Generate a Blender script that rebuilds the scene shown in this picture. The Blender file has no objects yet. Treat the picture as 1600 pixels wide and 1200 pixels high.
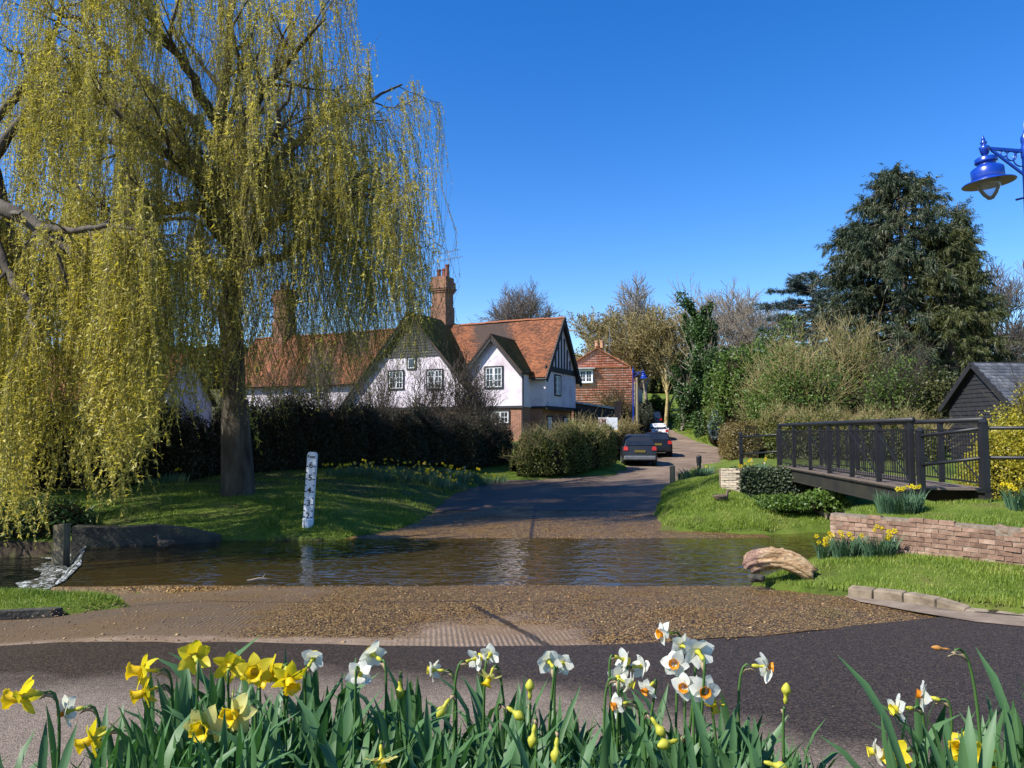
import bpy, math, random
import numpy as np
from mathutils import Vector, Matrix, Quaternion
R_ = math.radians
rng = np.random.default_rng(11); random.seed(11)
scene = bpy.context.scene; COL = scene.collection

# ---------------------------------------------------------------- camera
F, CZ, HOR = 1170.0, 2.5, 677.0           # focal length in photo pixels (1600 wide), eye height above the water, horizon row
PIT = math.atan((HOR-600)/F)
cam = bpy.data.cameras.new('camera'); cam.sensor_width = 36; cam.lens = 36*F/1600
cam.clip_start = 0.05; cam.clip_end = 3000
camo = bpy.data.objects.new('camera', cam); COL.objects.link(camo)
camo.location = (0, 0, CZ); camo.rotation_euler = (math.pi/2+PIT, 0, 0)
scene.camera = camo

# ---------------------------------------------------------------- sky, sun, exposure
SAZ, SEL = math.atan2(-0.88, -0.475), R_(45)
SUN = Vector((math.sin(SAZ)*math.cos(SEL), math.cos(SAZ)*math.cos(SEL), math.sin(SEL)))
world = bpy.data.worlds.new('World'); scene.world = world; world.use_nodes = True
wn = world.node_tree; bg = wn.nodes['Background']
sky = wn.nodes.new('ShaderNodeTexSky'); sky.sky_type = 'NISHITA'; sky.sun_disc = False
sky.sun_elevation = SEL; sky.sun_rotation = SAZ
sky.altitude = 300; sky.air_density = 1.0; sky.dust_density = 0.25; sky.ozone_density = 2.5
SKYSAT, SKYVAL, SKYSTR = 1.40, 1.0, 0.135
hs = wn.nodes.new('ShaderNodeHueSaturation'); hs.inputs['Hue'].default_value = .512; hs.inputs['Saturation'].default_value = SKYSAT; hs.inputs['Value'].default_value = SKYVAL
wn.links.new(sky.outputs[0], hs.inputs['Color']); wn.links.new(hs.outputs[0], bg.inputs['Color'])
bg.inputs['Strength'].default_value = SKYSTR
sl = bpy.data.lights.new('sun', 'SUN'); sl.energy = 5.0; sl.angle = R_(0.53); sl.color = (1.0, 0.95, 0.87)
so = bpy.data.objects.new('sun', sl); COL.objects.link(so); so.location = (-30, -20, 40)
so.rotation_euler = SUN.to_track_quat('Z', 'Y').to_euler()
vs = scene.view_settings; vs.view_transform = 'Standard'; vs.look = 'None'; vs.exposure = 0.70; vs.gamma = 1; vs.use_curve_mapping = False
scene.cycles.use_denoising = True
try: scene.cycles.denoiser = 'OPENIMAGEDENOISE'
except Exception: pass
scene.cycles.max_bounces = 8; scene.cycles.transparent_max_bounces = 12
scene.cycles.sample_clamp_indirect = 6

# ---------------------------------------------------------------- pixel -> place
_c, _s = math.cos(PIT), math.sin(PIT)
def ray(px, py):
    a, b = (px-800)/F, (600-py)/F
    y = _c-b*_s
    return a/y, (_s+b*_c)/y
def P(px, py, d):
    a, b = ray(px, py); return np.array([a*d, d, CZ+b*d])
def G(px, py, z):
    a, b = ray(px, py); d = (z-CZ)/b; return np.array([a*d, d, z])

# ---------------------------------------------------------------- object helpers
def tag(o, label=None, cat=None, group=None, kind=None):
    if label: o['label'] = label
    if cat: o['category'] = cat
    if group: o['group'] = group
    if kind: o['kind'] = kind
    return o
def empty(name, loc, rz=0, label=None, cat=None, group=None):
    o = bpy.data.objects.new(name, None); COL.objects.link(o); o.location = loc; o.rotation_euler = (0, 0, rz)
    o.empty_display_size = .2
    return tag(o, label, cat, group)
def link(name, me, parent=None, loc=None):
    o = bpy.data.objects.new(name, me); COL.objects.link(o)
    if parent is not None: o.parent = parent
    if loc is not None: o.location = loc
    return o
def np_mesh(name, v, f, mats, smooth=False, mi=None):
    v = np.ascontiguousarray(v, dtype=np.float32).reshape(-1, 3); f = np.ascontiguousarray(f, dtype=np.int32)
    n, k = f.shape
    me = bpy.data.meshes.new(name)
    me.vertices.add(len(v)); me.vertices.foreach_set('co', v.ravel())
    me.loops.add(n*k); me.loops.foreach_set('vertex_index', f.ravel())
    me.polygons.add(n); me.polygons.foreach_set('loop_start', np.arange(0, n*k, k, dtype=np.int32))
    if smooth: me.polygons.foreach_set('use_smooth', np.ones(n, dtype=bool))
    if mi is not None: me.polygons.foreach_set('material_index', np.ascontiguousarray(mi, dtype=np.int32))
    me.update(calc_edges=True)
    for m in (mats if isinstance(mats, (list, tuple)) else [mats]): me.materials.append(m)
    return me
class MB:
    "collects shapes and links them as one mesh"
    def __init__(s): s.v = []; s.f = []; s.m = []
    def add(s, v, f, m=0):
        b = len(s.v); s.v += [tuple(map(float, p)) for p in v]; s.f += [tuple(i+b for i in q) for q in f]; s.m += [m]*len(f); return s
    def hexa(s, c8, m=0):      # 4 lower corners (ccw from above) then 4 upper
        return s.add(c8, [(3, 2, 1, 0), (4, 5, 6, 7), (0, 1, 5, 4), (1, 2, 6, 5), (2, 3, 7, 6), (3, 0, 4, 7)], m)
    def box(s, x0, x1, y0, y1, z0, z1, m=0):
        return s.hexa([(x0, y0, z0), (x1, y0, z0), (x1, y1, z0), (x0, y1, z0), (x0, y0, z1), (x1, y0, z1), (x1, y1, z1), (x0, y1, z1)], m)
    def obox(s, c, r, n, u, ra, na, ua, m=0):   # oriented box: c + r*[ra] + n*[na] + u*[ua]
        c, r, n, u = (np.asarray(a, float) for a in (c, r, n, u))
        q = lambda a, b, d: c+r*a+n*b+u*d
        return s.hexa([q(ra[0], na[0], ua[0]), q(ra[1], na[0], ua[0]), q(ra[1], na[1], ua[0]), q(ra[0], na[1], ua[0]),
                       q(ra[0], na[0], ua[1]), q(ra[1], na[0], ua[1]), q(ra[1], na[1], ua[1]), q(ra[0], na[1], ua[1])], m)
    def beam(s, a, b, w, h=None, m=0):
        a, b = Vector(a), Vector(b); h = h or w; d = (b-a); L = d.length; d.normalize()
        up = Vector((0, 0, 1)) if abs(d.z) < .95 else Vector((0, 1, 0))
        r = d.cross(up).normalized(); u = r.cross(d).normalized()
        return s.obox(a, r, d, u, (-w/2, w/2), (0, L), (-h/2, h/2), m)
    def prism(s, poly, off, m=0):   # polygon (3D points) extruded by off
        n = len(poly); off = np.asarray(off, float); a = [np.asarray(p, float) for p in poly]
        v = a+[p+off for p in a]
        return s.add(v, [tuple(range(n))[::-1], tuple(range(n, 2*n))]+[(i, (i+1) % n, n+(i+1) % n, n+i) for i in range(n)], m)
    def tube(s, pts, rad, sides=8, m=0, cap=True):
        pts = np.asarray(pts, float); rad = np.broadcast_to(np.asarray(rad, float), (len(pts),))
        v, f = tubes_np(pts[None], rad[None], sides); f = f.tolist(); k = len(pts)
        if cap: f += [tuple(range(sides))[::-1], tuple((k-1)*sides+i for i in range(sides))]
        return s.add(v, f, m)
    def lathe(s, prof, c=(0, 0, 0), sides=20, m=0, M=None):
        v = []; k = len(prof)
        for r, z in prof:
            for j in range(sides):
                a = 2*math.pi*j/sides; p = Vector((r*math.cos(a), r*math.sin(a), z))
                if M is not None: p = M @ p
                v.append((p[0]+c[0], p[1]+c[1], p[2]+c[2]))
        f = [(i*sides+j, i*sides+(j+1) % sides, (i+1)*sides+(j+1) % sides, (i+1)*sides+j) for i in range(k-1) for j in range(sides)]
        return s.add(v, f, m)
    def mesh(s, name, mats, smooth=False):
        me = bpy.data.meshes.new(name); me.from_pydata(s.v, [], s.f)
        for mt in (mats if isinstance(mats, (list, tuple)) else [mats]): me.materials.append(mt)
        me.polygons.foreach_set('material_index', s.m)
        if smooth: me.polygons.foreach_set('use_smooth', [True]*len(s.f))
        me.update(); return me
    def build(s, name, mats, parent=None, smooth=False, loc=None):
        return link(name, s.mesh(name, mats, smooth), parent, loc)
def tubes_np(P_, Rr, sides):
    "B polylines of k points -> verts, quad faces"
    P_ = np.asarray(P_, float); B, k, _ = P_.shape
    T = np.gradient(P_, axis=1); T /= np.linalg.norm(T, axis=2, keepdims=True)+1e-9
    ref = np.where(np.abs(T[:, :1, 2:3]) > .9, np.array([[[1., 0, 0]]]), np.array([[[0, 0, 1.]]]))
    ref = np.broadcast_to(ref, T.shape)
    A = np.cross(T, ref); A /= np.linalg.norm(A, axis=2, keepdims=True)+1e-9
    C = np.cross(T, A)
    ang = np.arange(sides)*2*np.pi/sides
    V = P_[:, :, None, :]+Rr[:, :, None, None]*(A[:, :, None, :]*np.cos(ang)[None, None, :, None]+C[:, :, None, :]*np.sin(ang)[None, None, :, None])
    b = (np.arange(B)*k*sides)[:, None, None]; i = (np.arange(k-1)*sides)[None, :, None]; j = np.arange(sides)[None, None, :]
    j2 = (j+1) % sides
    Fq = np.stack([b+i+j, b+i+sides+j, b+i+sides+j2, b+i+j2], -1)[..., ::-1].reshape(-1, 4)
    return V.reshape(-1, 3), Fq
def norm(a): return a/(np.linalg.norm(a, axis=-1, keepdims=True)+1e-9)
def rnd_dirs(n): return norm(rng.normal(size=(n, 3)))

# ---------------------------------------------------------------- materials
def nmat(name):
    m = bpy.data.materials.new(name); m.use_nodes = True; nt = m.node_tree; nt.nodes.clear()
    out = nt.nodes.new('ShaderNodeOutputMaterial'); return m, nt, out
def N(nt, t, ins=None, **kw):
    n = nt.nodes.new(t)
    for k, v in kw.items(): setattr(n, k, v)
    for k, v in (ins or {}).items():
        if isinstance(v, bpy.types.NodeSocket): nt.links.new(v, n.inputs[k])
        else: n.inputs[k].default_value = v
    return n
def ramp(nt, fac, cols, pos=None, interp='LINEAR'):
    r = nt.nodes.new('ShaderNodeValToRGB'); r.color_ramp.interpolation = interp; e = r.color_ramp.elements
    n = len(cols); pos = pos or [i/(max(n-1, 1)) for i in range(n)]
    while len(e) < n: e.new(.5)
    for i in range(n): e[i].position = pos[i]; c = cols[i]; e[i].color = (c[0], c[1], c[2], 1) if not isinstance(c, (int, float)) else (c, c, c, 1)
    nt.links.new(fac, r.inputs[0]); return r.outputs[0]
def pos(nt, scale=None):
    g = N(nt, 'ShaderNodeNewGeometry').outputs['Position']
    if scale is None: return g
    return N(nt, 'ShaderNodeVectorMath', {0: g, 1: scale}, operation='MULTIPLY').outputs[0]
def obj_co(nt, scale=None):
    g = N(nt, 'ShaderNodeTexCoord').outputs['Object']
    if scale is None: return g
    return N(nt, 'ShaderNodeVectorMath', {0: g, 1: scale}, operation='MULTIPLY').outputs[0]
def noise(nt, vec, scale, detail=4, rough=.55, dist=0):
    return N(nt, 'ShaderNodeTexNoise', {'Vector': vec, 'Scale': scale, 'Detail': detail, 'Roughness': rough, 'Distortion': dist}).outputs['Fac']
def math_(nt, op, a, b=0.0, clamp=False):
    n = nt.nodes.new('ShaderNodeMath'); n.operation = op; n.use_clamp = clamp
    for i, v in enumerate((a, b)):
        if isinstance(v, bpy.types.NodeSocket): nt.links.new(v, n.inputs[i])
        else: n.inputs[i].default_value = v
    return n.outputs[0]
def mixc(nt, fac, a, b, mode='MIX'):
    n = nt.nodes.new('ShaderNodeMix'); n.data_type = 'RGBA'; n.blend_type = mode
    for k, v in ((0, fac), (6, a), (7, b)):
        if isinstance(v, bpy.types.NodeSocket): nt.links.new(v, n.inputs[k])
        else: n.inputs[k].default_value = (v[0], v[1], v[2], 1) if isinstance(v, (tuple, list)) else v
    return n.outputs[2]
def mapr(nt, v, a, b, c=0.0, d=1.0):
    n = N(nt, 'ShaderNodeMapRange', {'Value': v, 'From Min': a, 'From Max': b, 'To Min': c, 'To Max': d}); n.clamp = True; return n.outputs[0]
def bump(nt, h, strength=.5, dist=.02, normal=None):
    ins = {'Height': h, 'Strength': strength, 'Distance': dist}
    if normal is not None: ins['Normal'] = normal
    return N(nt, 'ShaderNodeBump', ins).outputs[0]
def pbr(name, cols, rough=.8, scale=5.0, detail=5, bmp=0.0, bscale=None, bdist=.01, metal=0.0, spec=.5, island=0.0, stretch=None, co='obj', coat=0.0, pos_=None):
    m, nt, out = nmat(name)
    v = obj_co(nt, stretch) if co == 'obj' else pos(nt, stretch)
    f = noise(nt, v, scale, detail, .6)
    f2 = mapr(nt, f, .3, .7)
    if island:
        ri = N(nt, 'ShaderNodeNewGeometry').outputs['Random Per Island'] if island > 0 else N(nt, 'ShaderNodeObjectInfo').outputs['Random']
        w = abs(island); f2 = math_(nt, 'ADD', math_(nt, 'MULTIPLY', f2, 1-w), math_(nt, 'MULTIPLY', ri, w))
    c = ramp(nt, f2, cols, pos_) if len(cols) > 1 else ramp(nt, f2, [cols[0], cols[0]])
    ins = {'Base Color': c, 'Roughness': rough, 'Metallic': metal, 'Specular IOR Level': spec, 'Coat Weight': coat}
    if bmp:
        ins['Normal'] = bump(nt, noise(nt, v, bscale or scale*4, 4, .6), bmp, bdist)
    b = N(nt, 'ShaderNodeBsdfPrincipled', ins)
    nt.links.new(b.outputs[0], out.inputs[0]); return m
def leafmat(name, cols, trans=.35, gloss=.025, rough=.6, noise_scale=.6, w=.7, tcol=None):
    "leaf: colour varies leaf by leaf and clump by clump; light comes through"
    m, nt, out = nmat(name)
    g = N(nt, 'ShaderNodeNewGeometry'); ri = g.outputs['Random Per Island']
    nz = mapr(nt, noise(nt, g.outputs['Position'], noise_scale, 2), .3, .7)
    f = math_(nt, 'ADD', math_(nt, 'MULTIPLY', ri, w), math_(nt, 'MULTIPLY', nz, 1-w))
    c = ramp(nt, f, cols)
    d = N(nt, 'ShaderNodeBsdfDiffuse', {'Color': c}).outputs[0]
    tc = mixc(nt, 1.0, c, tcol or (1.0, 1.0, .55), 'MULTIPLY')
    t = N(nt, 'ShaderNodeBsdfTranslucent', {'Color': tc}).outputs[0]
    s = N(nt, 'ShaderNodeMixShader', {0: trans, 1: d, 2: t}).outputs[0]
    if gloss:
        gloss = min(gloss, .03)*.8; rough = max(rough, .5)
        gl = N(nt, 'ShaderNodeBsdfGlossy', {'Color': (1, 1, 1, 1), 'Roughness': rough}).outputs[0]
        s = N(nt, 'ShaderNodeMixShader', {0: gloss, 1: s, 2: gl}).outputs[0]
    nt.links.new(s, out.inputs[0]); return m
# ================================================================ SETTING: land, road, ford, water
def sdf(poly, x, y):
    "signed distance to a polygon, positive inside"
    p = np.asarray(poly, float); x = np.asarray(x, float); y = np.asarray(y, float)
    d = np.full(x.shape, 1e9); ins = np.zeros(x.shape, bool)
    for i in range(len(p)):
        a, b = p[i], p[(i+1) % len(p)]; e = b-a
        t = np.clip(((x-a[0])*e[0]+(y-a[1])*e[1])/(e@e+1e-12), 0, 1)
        d = np.minimum(d, np.hypot(x-a[0]-t*e[0], y-a[1]-t*e[1]))
        c = ((a[1] > y) != (b[1] > y)) & (x < (b[0]-a[0])*(y-a[1])/((b[1]-a[1]) if b[1] != a[1] else 1e-9)+a[0])
        ins ^= c
    return np.where(ins, d, -d)
_ry = np.arange(-40, 700, .05)
_rz = np.interp(_ry, [-40, 3.5, 7, 9.6, 12.5, 12.95, 15, 17.5, 18.0, 20, 22.8, 28, 37, 50, 62, 75, 90, 120, 300, 700],
                [.88, .85, .58, .36, .015, -.16, -.26, -.17, .015, .05, .10, .48, .93, 1.4, 1.78, 2.9, 4.4, 7, 13, 20])
_kk = np.exp(-.5*(np.arange(-12, 13)/4.)**2); _kk /= _kk.sum(); _rz = np.convolve(np.pad(_rz, 12, 'edge'), _kk, 'valid')
def RZ(y): return np.interp(y, _ry, _rz)
CREST = [(9.6, -7.25), (11.1, -7.3), (11.8, -7.36), (12.9, -7.6), (14.4, -8.2), (15.4, -8.75), (16.6, -9.35), (17.6, -9.9)]
def crest(y): return np.interp(y, [c[0] for c in CREST], [c[1] for c in CREST])
ROADL = [(-2.75, 19.6), (-2.4, 23), (-1.9, 27), (-.6, 30.6), (1.9, 31.4), (4.6, 33.0), (5.7, 36.5), (7.4, 43), (11, 60), (12.6, 72), (13.4, 82), (12.5, 95), (9, 115)]
ROADR = [(3.55, 19.6), (4.6, 24), (5.6, 28), (7.7, 33), (10.7, 38), (13.0, 43), (14.5, 50), (15.5, 62), (16.4, 75), (16.8, 85), (15.8, 98), (12, 117)]
A_POLY = [(-150, 17.6), (-30, 17.4), (-9.7, 17.0), (-6.84, 17.45), (-4.5, 17.65), (-3.4, 18.5)]+ROADL+[(-30, 125), (-150, 125)]
B_POLY = [(3.75, 19.3), (4.9, 18.9), (6.3, 18.7), (7.5, 19.0), (14, 21), (30, 24), (160, 34), (160, 125), (12, 118)]+ROADR[::-1][1:-1]
C_POLY = [(3.9, 12.5), (4.1, 11.6), (4.45, 10.75)]+[tuple(G(a_, b_, c_)[:2]) for a_, b_, c_ in ((1322, 913, .43), (1362, 916, .46), (1410, 922, .48), (1460, 931, .50), (1506, 943, .47), (1548, 948, .47), (1600, 954, .50), (1660, 958, .5), (1760, 962, .5))]+[(12, 8.0), (30, 2), (30, 15), (6.0, 14.6), (5.3, 14.2), (4.7, 13.2)]
D_POLY = [(5.80, 13.52), (7.74, 11.22), (9.7, 8.9), (13, 5), (20, -4), (34, -4), (34, 15.3), (9.3, 15.2), (7.6, 15.0), (6.3, 14.4)]
E_POLY = [(-20, 8.7), (-6.4, 9.0), (-5.5, 9.25), (-4.9, 9.62), (-5.4, 10.05), (-6.4, 10.2), (-20, 10.3)]
def wob(x, y):
    return .5*np.sin(1.7*x+.8*y+1)+.35*np.sin(3.1*x-2.3*y+2)+.25*np.sin(5.3*x+4.1*y)+.2*np.sin(9.1*x-7.3*y+.5)
def HZ(x, y):
    "height of the land"
    x = np.asarray(x, float); y = np.asarray(y, float); w = wob(x, y)
    base = RZ(y)-.07
    base = np.where((x < -4) & (y < 12), base-.10*np.clip((-4-x)/1.5, 0, 1), base)
    base = np.where((x < crest(y)-.08) & (y > 10.2) & (y < 17.4), -.8, base)
    r0 = np.maximum(RZ(y), 0)
    n1 = w*.10; z = base
    s = sdf(A_POLY, x, y)+n1*.6
    T = np.where(x < -9.5, .55, 0)
    rise = np.interp(s, [0, .35, .9, 3, 6, 12, 40], [.03, .14, .30, .72, .93, 1.0, 1.5])+w*.025
    z = np.where(s > 0, np.maximum(z, r0+rise), z)
    s = sdf(B_POLY, x, y)+n1
    Tb = np.maximum(1.38, RZ(y)+.35)
    k = np.where(y < 26, .27, .22)
    s0 = s; s = s-np.clip((x-6.5)/.7, 0, 1)*np.clip((11-x)/1, 0, 1)*np.clip((23.45-y)/.15, 0, 1)*np.clip(s-.45, 0, 9)*.93
    zb = np.minimum(r0+k*s+.13*(1-np.exp(-np.maximum(s, 0)/.2)), Tb)+w*.03
    z = np.where(s0 > 0, np.maximum(z, zb), z)
    s = sdf(C_POLY, x, y)+n1*.8
    zc = np.minimum(.06+.5*(1-np.exp(-np.maximum(s, 0)/.9))+w*.015, .6)
    zc = np.where(x+y*.3 > 7.5, np.maximum(zc, RZ(y)+.10+.05*np.minimum(np.maximum(s, 0), 1)+w*.01), zc)
    z = np.where(s > 0, np.maximum(z, zc), z)
    s = sdf(D_POLY, x, y)
    z = np.where(s > 0, np.maximum(z, np.minimum(1.0+.17*s, 1.42)+w*.02+.05*np.exp(-((s-.25)/.3)**2)), z)
    s = sdf(E_POLY, x, y)+n1*.5
    z = np.where(s > 0, np.maximum(z, .36+.06*np.minimum(s/.2, 1)+w*.01), z)
    # raised flower bed by the camera
    bed = np.interp(y, [-6, 1.4, 2.5, 2.62, 3.05], [1.55, 1.55, 1.2, 1.1, .55])
    z = np.where(y < 3.05, np.maximum(z, bed+w*.01), z)
    hill = np.clip((y-95)/120, 0, 1)**1.3*14
    return z+hill
def H1(x, y): return float(HZ(np.array([x]), np.array([y]))[0])

# --- materials of the ground
def ground_material():
    m, nt, out = nmat('turf_and_earth')
    p = pos(nt); nz = N(nt, 'ShaderNodeSeparateXYZ', {0: N(nt, 'ShaderNodeNewGeometry').outputs['Normal']}).outputs[2]
    g = ramp(nt, noise(nt, p, 1.1, 6, .65), [(.055, .085, .012), (.095, .145, .018), (.14, .18, .03), (.14, .12, .045)], [.3, .45, .58, .7])
    e = ramp(nt, noise(nt, p, 7, 5, .7), [(.020, .015, .010), (.06, .045, .03), (.12, .09, .06)])
    steep = mapr(nt, math_(nt, 'ADD', nz, math_(nt, 'MULTIPLY', noise(nt, p, 3, 4), .2)), .80, .93, 1, 0)
    bald = mapr(nt, noise(nt, p, .45, 5, .6), .56, .66)
    sx = N(nt, 'ShaderNodeSeparateXYZ', {0: p})
    wood = mapr(nt, math_(nt, 'ADD', sx.outputs[1], math_(nt, 'MULTIPLY', noise(nt, p, .7, 4), 3.0)), 22.0, 24.5)           # bare leaf litter under the hedges and trees
    wood = math_(nt, 'MULTIPLY', wood, mapr(nt, sx.outputs[0], -1.0, -3.5))
    bedm = mapr(nt, sx.outputs[1], 3.4, 3.2)
    f = math_(nt, 'MAXIMUM', math_(nt, 'MAXIMUM', steep, math_(nt, 'MULTIPLY', bald, .55)), math_(nt, 'MAXIMUM', math_(nt, 'MULTIPLY', wood, .75), bedm))
    c = mixc(nt, f, g, e)
    b = N(nt, 'ShaderNodeBsdfPrincipled', {'Base Color': c, 'Roughness': .95, 'Specular IOR Level': .15,
          'Normal': bump(nt, noise(nt, p, 22, 5, .75), .9, .05)})
    nt.links.new(b.outputs[0], out.inputs[0]); return m
M_TURF = ground_material()
def asphalt_material():
    m, nt, out = nmat('foreground_asphalt')
    p = pos(nt); sx = N(nt, 'ShaderNodeSeparateXYZ', {0: p}); x, y = sx.outputs[0], sx.outputs[1]
    big = noise(nt, p, .8, 5, .6); fine = noise(nt, p, 9, 5, .7)
    yth = math_(nt, 'SUBTRACT', 5.55, math_(nt, 'MULTIPLY', mapr(nt, x, 0, 2, 0, 2), .72))
    yy = math_(nt, 'ADD', math_(nt, 'ADD', y, math_(nt, 'MULTIPLY', math_(nt, 'SUBTRACT', big, .5), 1.5)), math_(nt, 'MULTIPLY', math_(nt, 'SUBTRACT', fine, .5), .35))
    wet = mapr(nt, math_(nt, 'SUBTRACT', yy, yth), -.45, .35)
    vor = N(nt, 'ShaderNodeTexVoronoi', {'Vector': p, 'Scale': 95.0}); chip = vor.outputs['Color']
    chipv = N(nt, 'ShaderNodeSeparateColor', {0: chip}).outputs[0]
    dry = ramp(nt, math_(nt, 'ADD', math_(nt, 'MULTIPLY', chipv, .6), math_(nt, 'ADD', math_(nt, 'MULTIPLY', fine, .25), math_(nt, 'MULTIPLY', big, .25))), [(.095, .073, .055), (.19, .148, .110), (.30, .24, .185)], [.15, .55, .95])
    wetc = ramp(nt, chipv, [(.018, .0125, .0085), (.044, .030, .019), (.090, .066, .044)], [.1, .6, 1])
    spot = mapr(nt, noise(nt, p, 42, 2, .5), .71, .74)       # small pale stones and dropped petals
    c = mixc(nt, wet, dry, wetc); c = mixc(nt, math_(nt, 'MULTIPLY', spot, .6), c, (.33, .27, .2))
    rgh = math_(nt, 'SUBTRACT', .9, math_(nt, 'MULTIPLY', wet, .42))
    nrm = bump(nt, vor.outputs['Distance'], .65, .010); nrm = bump(nt, fine, .3, .02, nrm)
    b = N(nt, 'ShaderNodeBsdfPrincipled', {'Base Color': c, 'Roughness': rgh, 'Specular IOR Level': .22, 'Normal': nrm})
    nt.links.new(b.outputs[0], out.inputs[0]); return m
def lane_material():
    m, nt, out = nmat('lane_tarmac')
    p = pos(nt); sx = N(nt, 'ShaderNodeSeparateXYZ', {0: p})
    f = noise(nt, p, .5, 6, .65); fine = noise(nt, p, 14, 4, .7)
    c = ramp(nt, math_(nt, 'ADD', math_(nt, 'MULTIPLY', f, .6), math_(nt, 'MULTIPLY', fine, .4)), [(.10, .070, .050), (.20, .145, .105), (.30, .225, .17)], [.35, .5, .66])
    w = mapr(nt, math_(nt, 'ADD', sx.outputs[1], math_(nt, 'MULTIPLY', f, 6)), 29, 36, 1, 0)
    c = mixc(nt, math_(nt, 'MULTIPLY', w, .8), c, (.075, .050, .033))
    b = N(nt, 'ShaderNodeBsdfPrincipled', {'Base Color': c, 'Roughness': mapr(nt, w, 0, 1, .9, .6), 'Specular IOR Level': .2, 'Normal': bump(nt, fine, .5, .02)})
    nt.links.new(b.outputs[0], out.inputs[0]); return m
def line_mask(nt, x, y, x0, y0, x1, y1, hw):
    "1 within hw of the infinite line through two plan points"
    L = math.hypot(x1-x0, y1-y0); nx, ny = -(y1-y0)/L, (x1-x0)/L
    d = math_(nt, 'ABSOLUTE', math_(nt, 'ADD', math_(nt, 'ADD', math_(nt, 'MULTIPLY', x, nx), math_(nt, 'MULTIPLY', y, ny)), -(x0*nx+y0*ny)))
    return mapr(nt, d, hw, hw*.5), d
def ford_material():
    m, nt, out = nmat('wet_gravel_on_concrete')
    p = pos(nt); big = noise(nt, p, .9, 6, .65); fine = noise(nt, p, 8, 5, .7)
    wv = N(nt, 'ShaderNodeVectorMath', {0: p, 1: N(nt, 'ShaderNodeCombineXYZ', {0: math_(nt, 'MULTIPLY', fine, .12), 1: math_(nt, 'MULTIPLY', fine, .12), 2: 0.}).outputs[0]}, operation='ADD').outputs[0]
    sx = N(nt, 'ShaderNodeSeparateXYZ', {0: wv}); x, y = sx.outputs[0], sx.outputs[1]
    v1 = N(nt, 'ShaderNodeTexVoronoi', {'Vector': p, 'Scale': 52.0, 'Randomness': 1.0}); v2 = N(nt, 'ShaderNodeTexVoronoi', {'Vector': p, 'Scale': 75.0})
    peb = N(nt, 'ShaderNodeSeparateColor', {0: v1.outputs['Color']})
    stone = ramp(nt, peb.outputs[0], [(.020, .010, .004), (.11, .055, .015), (.26, .135, .036), (.43, .255, .075), (.60, .44, .20)], [0, .3, .58, .82, 1])
    stone = mixc(nt, mapr(nt, v1.outputs['Distance'], .35, .75), stone, (.010, .007, .005))
    silt = ramp(nt, fine, [(.075, .047, .022), (.155, .103, .053)])
    conc = ramp(nt, math_(nt, 'ADD', math_(nt, 'MULTIPLY', fine, .6), math_(nt, 'MULTIPLY', big, .4)), [(.10, .062, .036), (.20, .135, .082), (.29, .215, .145)], [.3, .5, .7])
    # where the concrete is swept clean: the crown of the ramp, its lower edge and the silty side
    crown = math_(nt, 'MULTIPLY', mapr(nt, math_(nt, 'ABSOLUTE', math_(nt, 'ADD', x, .05)), 1.25, .3), mapr(nt, y, 9.4, 7.6))
    edge = mapr(nt, math_(nt, 'SUBTRACT', y, math_(nt, 'MULTIPLY', math_(nt, 'ABSOLUTE', x), .03)), 7.5, 7.15)
    edge = math_(nt, 'MULTIPLY', math_(nt, 'MULTIPLY', edge, .75), mapr(nt, x, 1.2, .6))
    cm = math_(nt, 'ADD', math_(nt, 'MAXIMUM', crown, edge), math_(nt, 'MULTIPLY', math_(nt, 'SUBTRACT', big, .5), 1.6))
    cm = mapr(nt, cm, .35, .75)
    sm = mapr(nt, math_(nt, 'ADD', math_(nt, 'MULTIPLY', mapr(nt, x, -1.9, -3.2), mapr(nt, y, 12.6, 11.6)), math_(nt, 'MULTIPLY', math_(nt, 'SUBTRACT', big, .5), 1.5)), .4, .8)
    # ribs cast in the concrete
    L = N(nt, 'ShaderNodeTexWave', {'Vector': N(nt, 'ShaderNodeVectorRotate', {'Vector': p, 'Angle': R_(-6)}, rotation_type='Z_AXIS').outputs[0], 'Scale': 6.2, 'Distortion': 1.5, 'Detail': 2.0, 'Detail Scale': 2.0}).outputs['Fac']
    ribm = math_(nt, 'MULTIPLY', math_(nt, 'MULTIPLY', math_(nt, 'MAXIMUM', math_(nt, 'MULTIPLY', sm, mapr(nt, y, 7.7, 8.2)), math_(nt, 'MULTIPLY', cm, crown)), mapr(nt, math_(nt, 'ADD', math_(nt, 'MULTIPLY', big, .6), math_(nt, 'MULTIPLY', fine, .4)), .45, .53)), mapr(nt, y, 11.2, 10.2))
    c = mixc(nt, sm, stone, silt); c = mixc(nt, cm, c, conc)
    c = mixc(nt, math_(nt, 'MULTIPLY', ribm, math_(nt, 'MULTIPLY', mapr(nt, L, .60, .34), .5)), c, (.045, .030, .020))
    # joints between the slabs
    j1, _ = line_mask(nt, x, y, -4, 9.85, 2.0, 9.95, .045); j1 = math_(nt, 'MULTIPLY', j1, mapr(nt, x, 1.6, 1.0))
    j2, _ = line_mask(nt, x, y, -.32, 9.2, .42, 6.9, .06); j2 = math_(nt, 'MULTIPLY', j2, mapr(nt, y, 9.7, 9.4))
    j3, _ = line_mask(nt, x, y, .55, 19.0, .75, 23, .06); j3 = math_(nt, 'MULTIPLY', j3, mapr(nt, y, 17, 18))
    j4, _ = line_mask(nt, x, y, -4, 22.0, 4, 22.1, .05)
    j = math_(nt, 'MAXIMUM', math_(nt, 'MAXIMUM', j1, j2), math_(nt, 'MAXIMUM', j3, j4))
    c = mixc(nt, math_(nt, 'MULTIPLY', j, .85), c, (.014, .011, .009))
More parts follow.
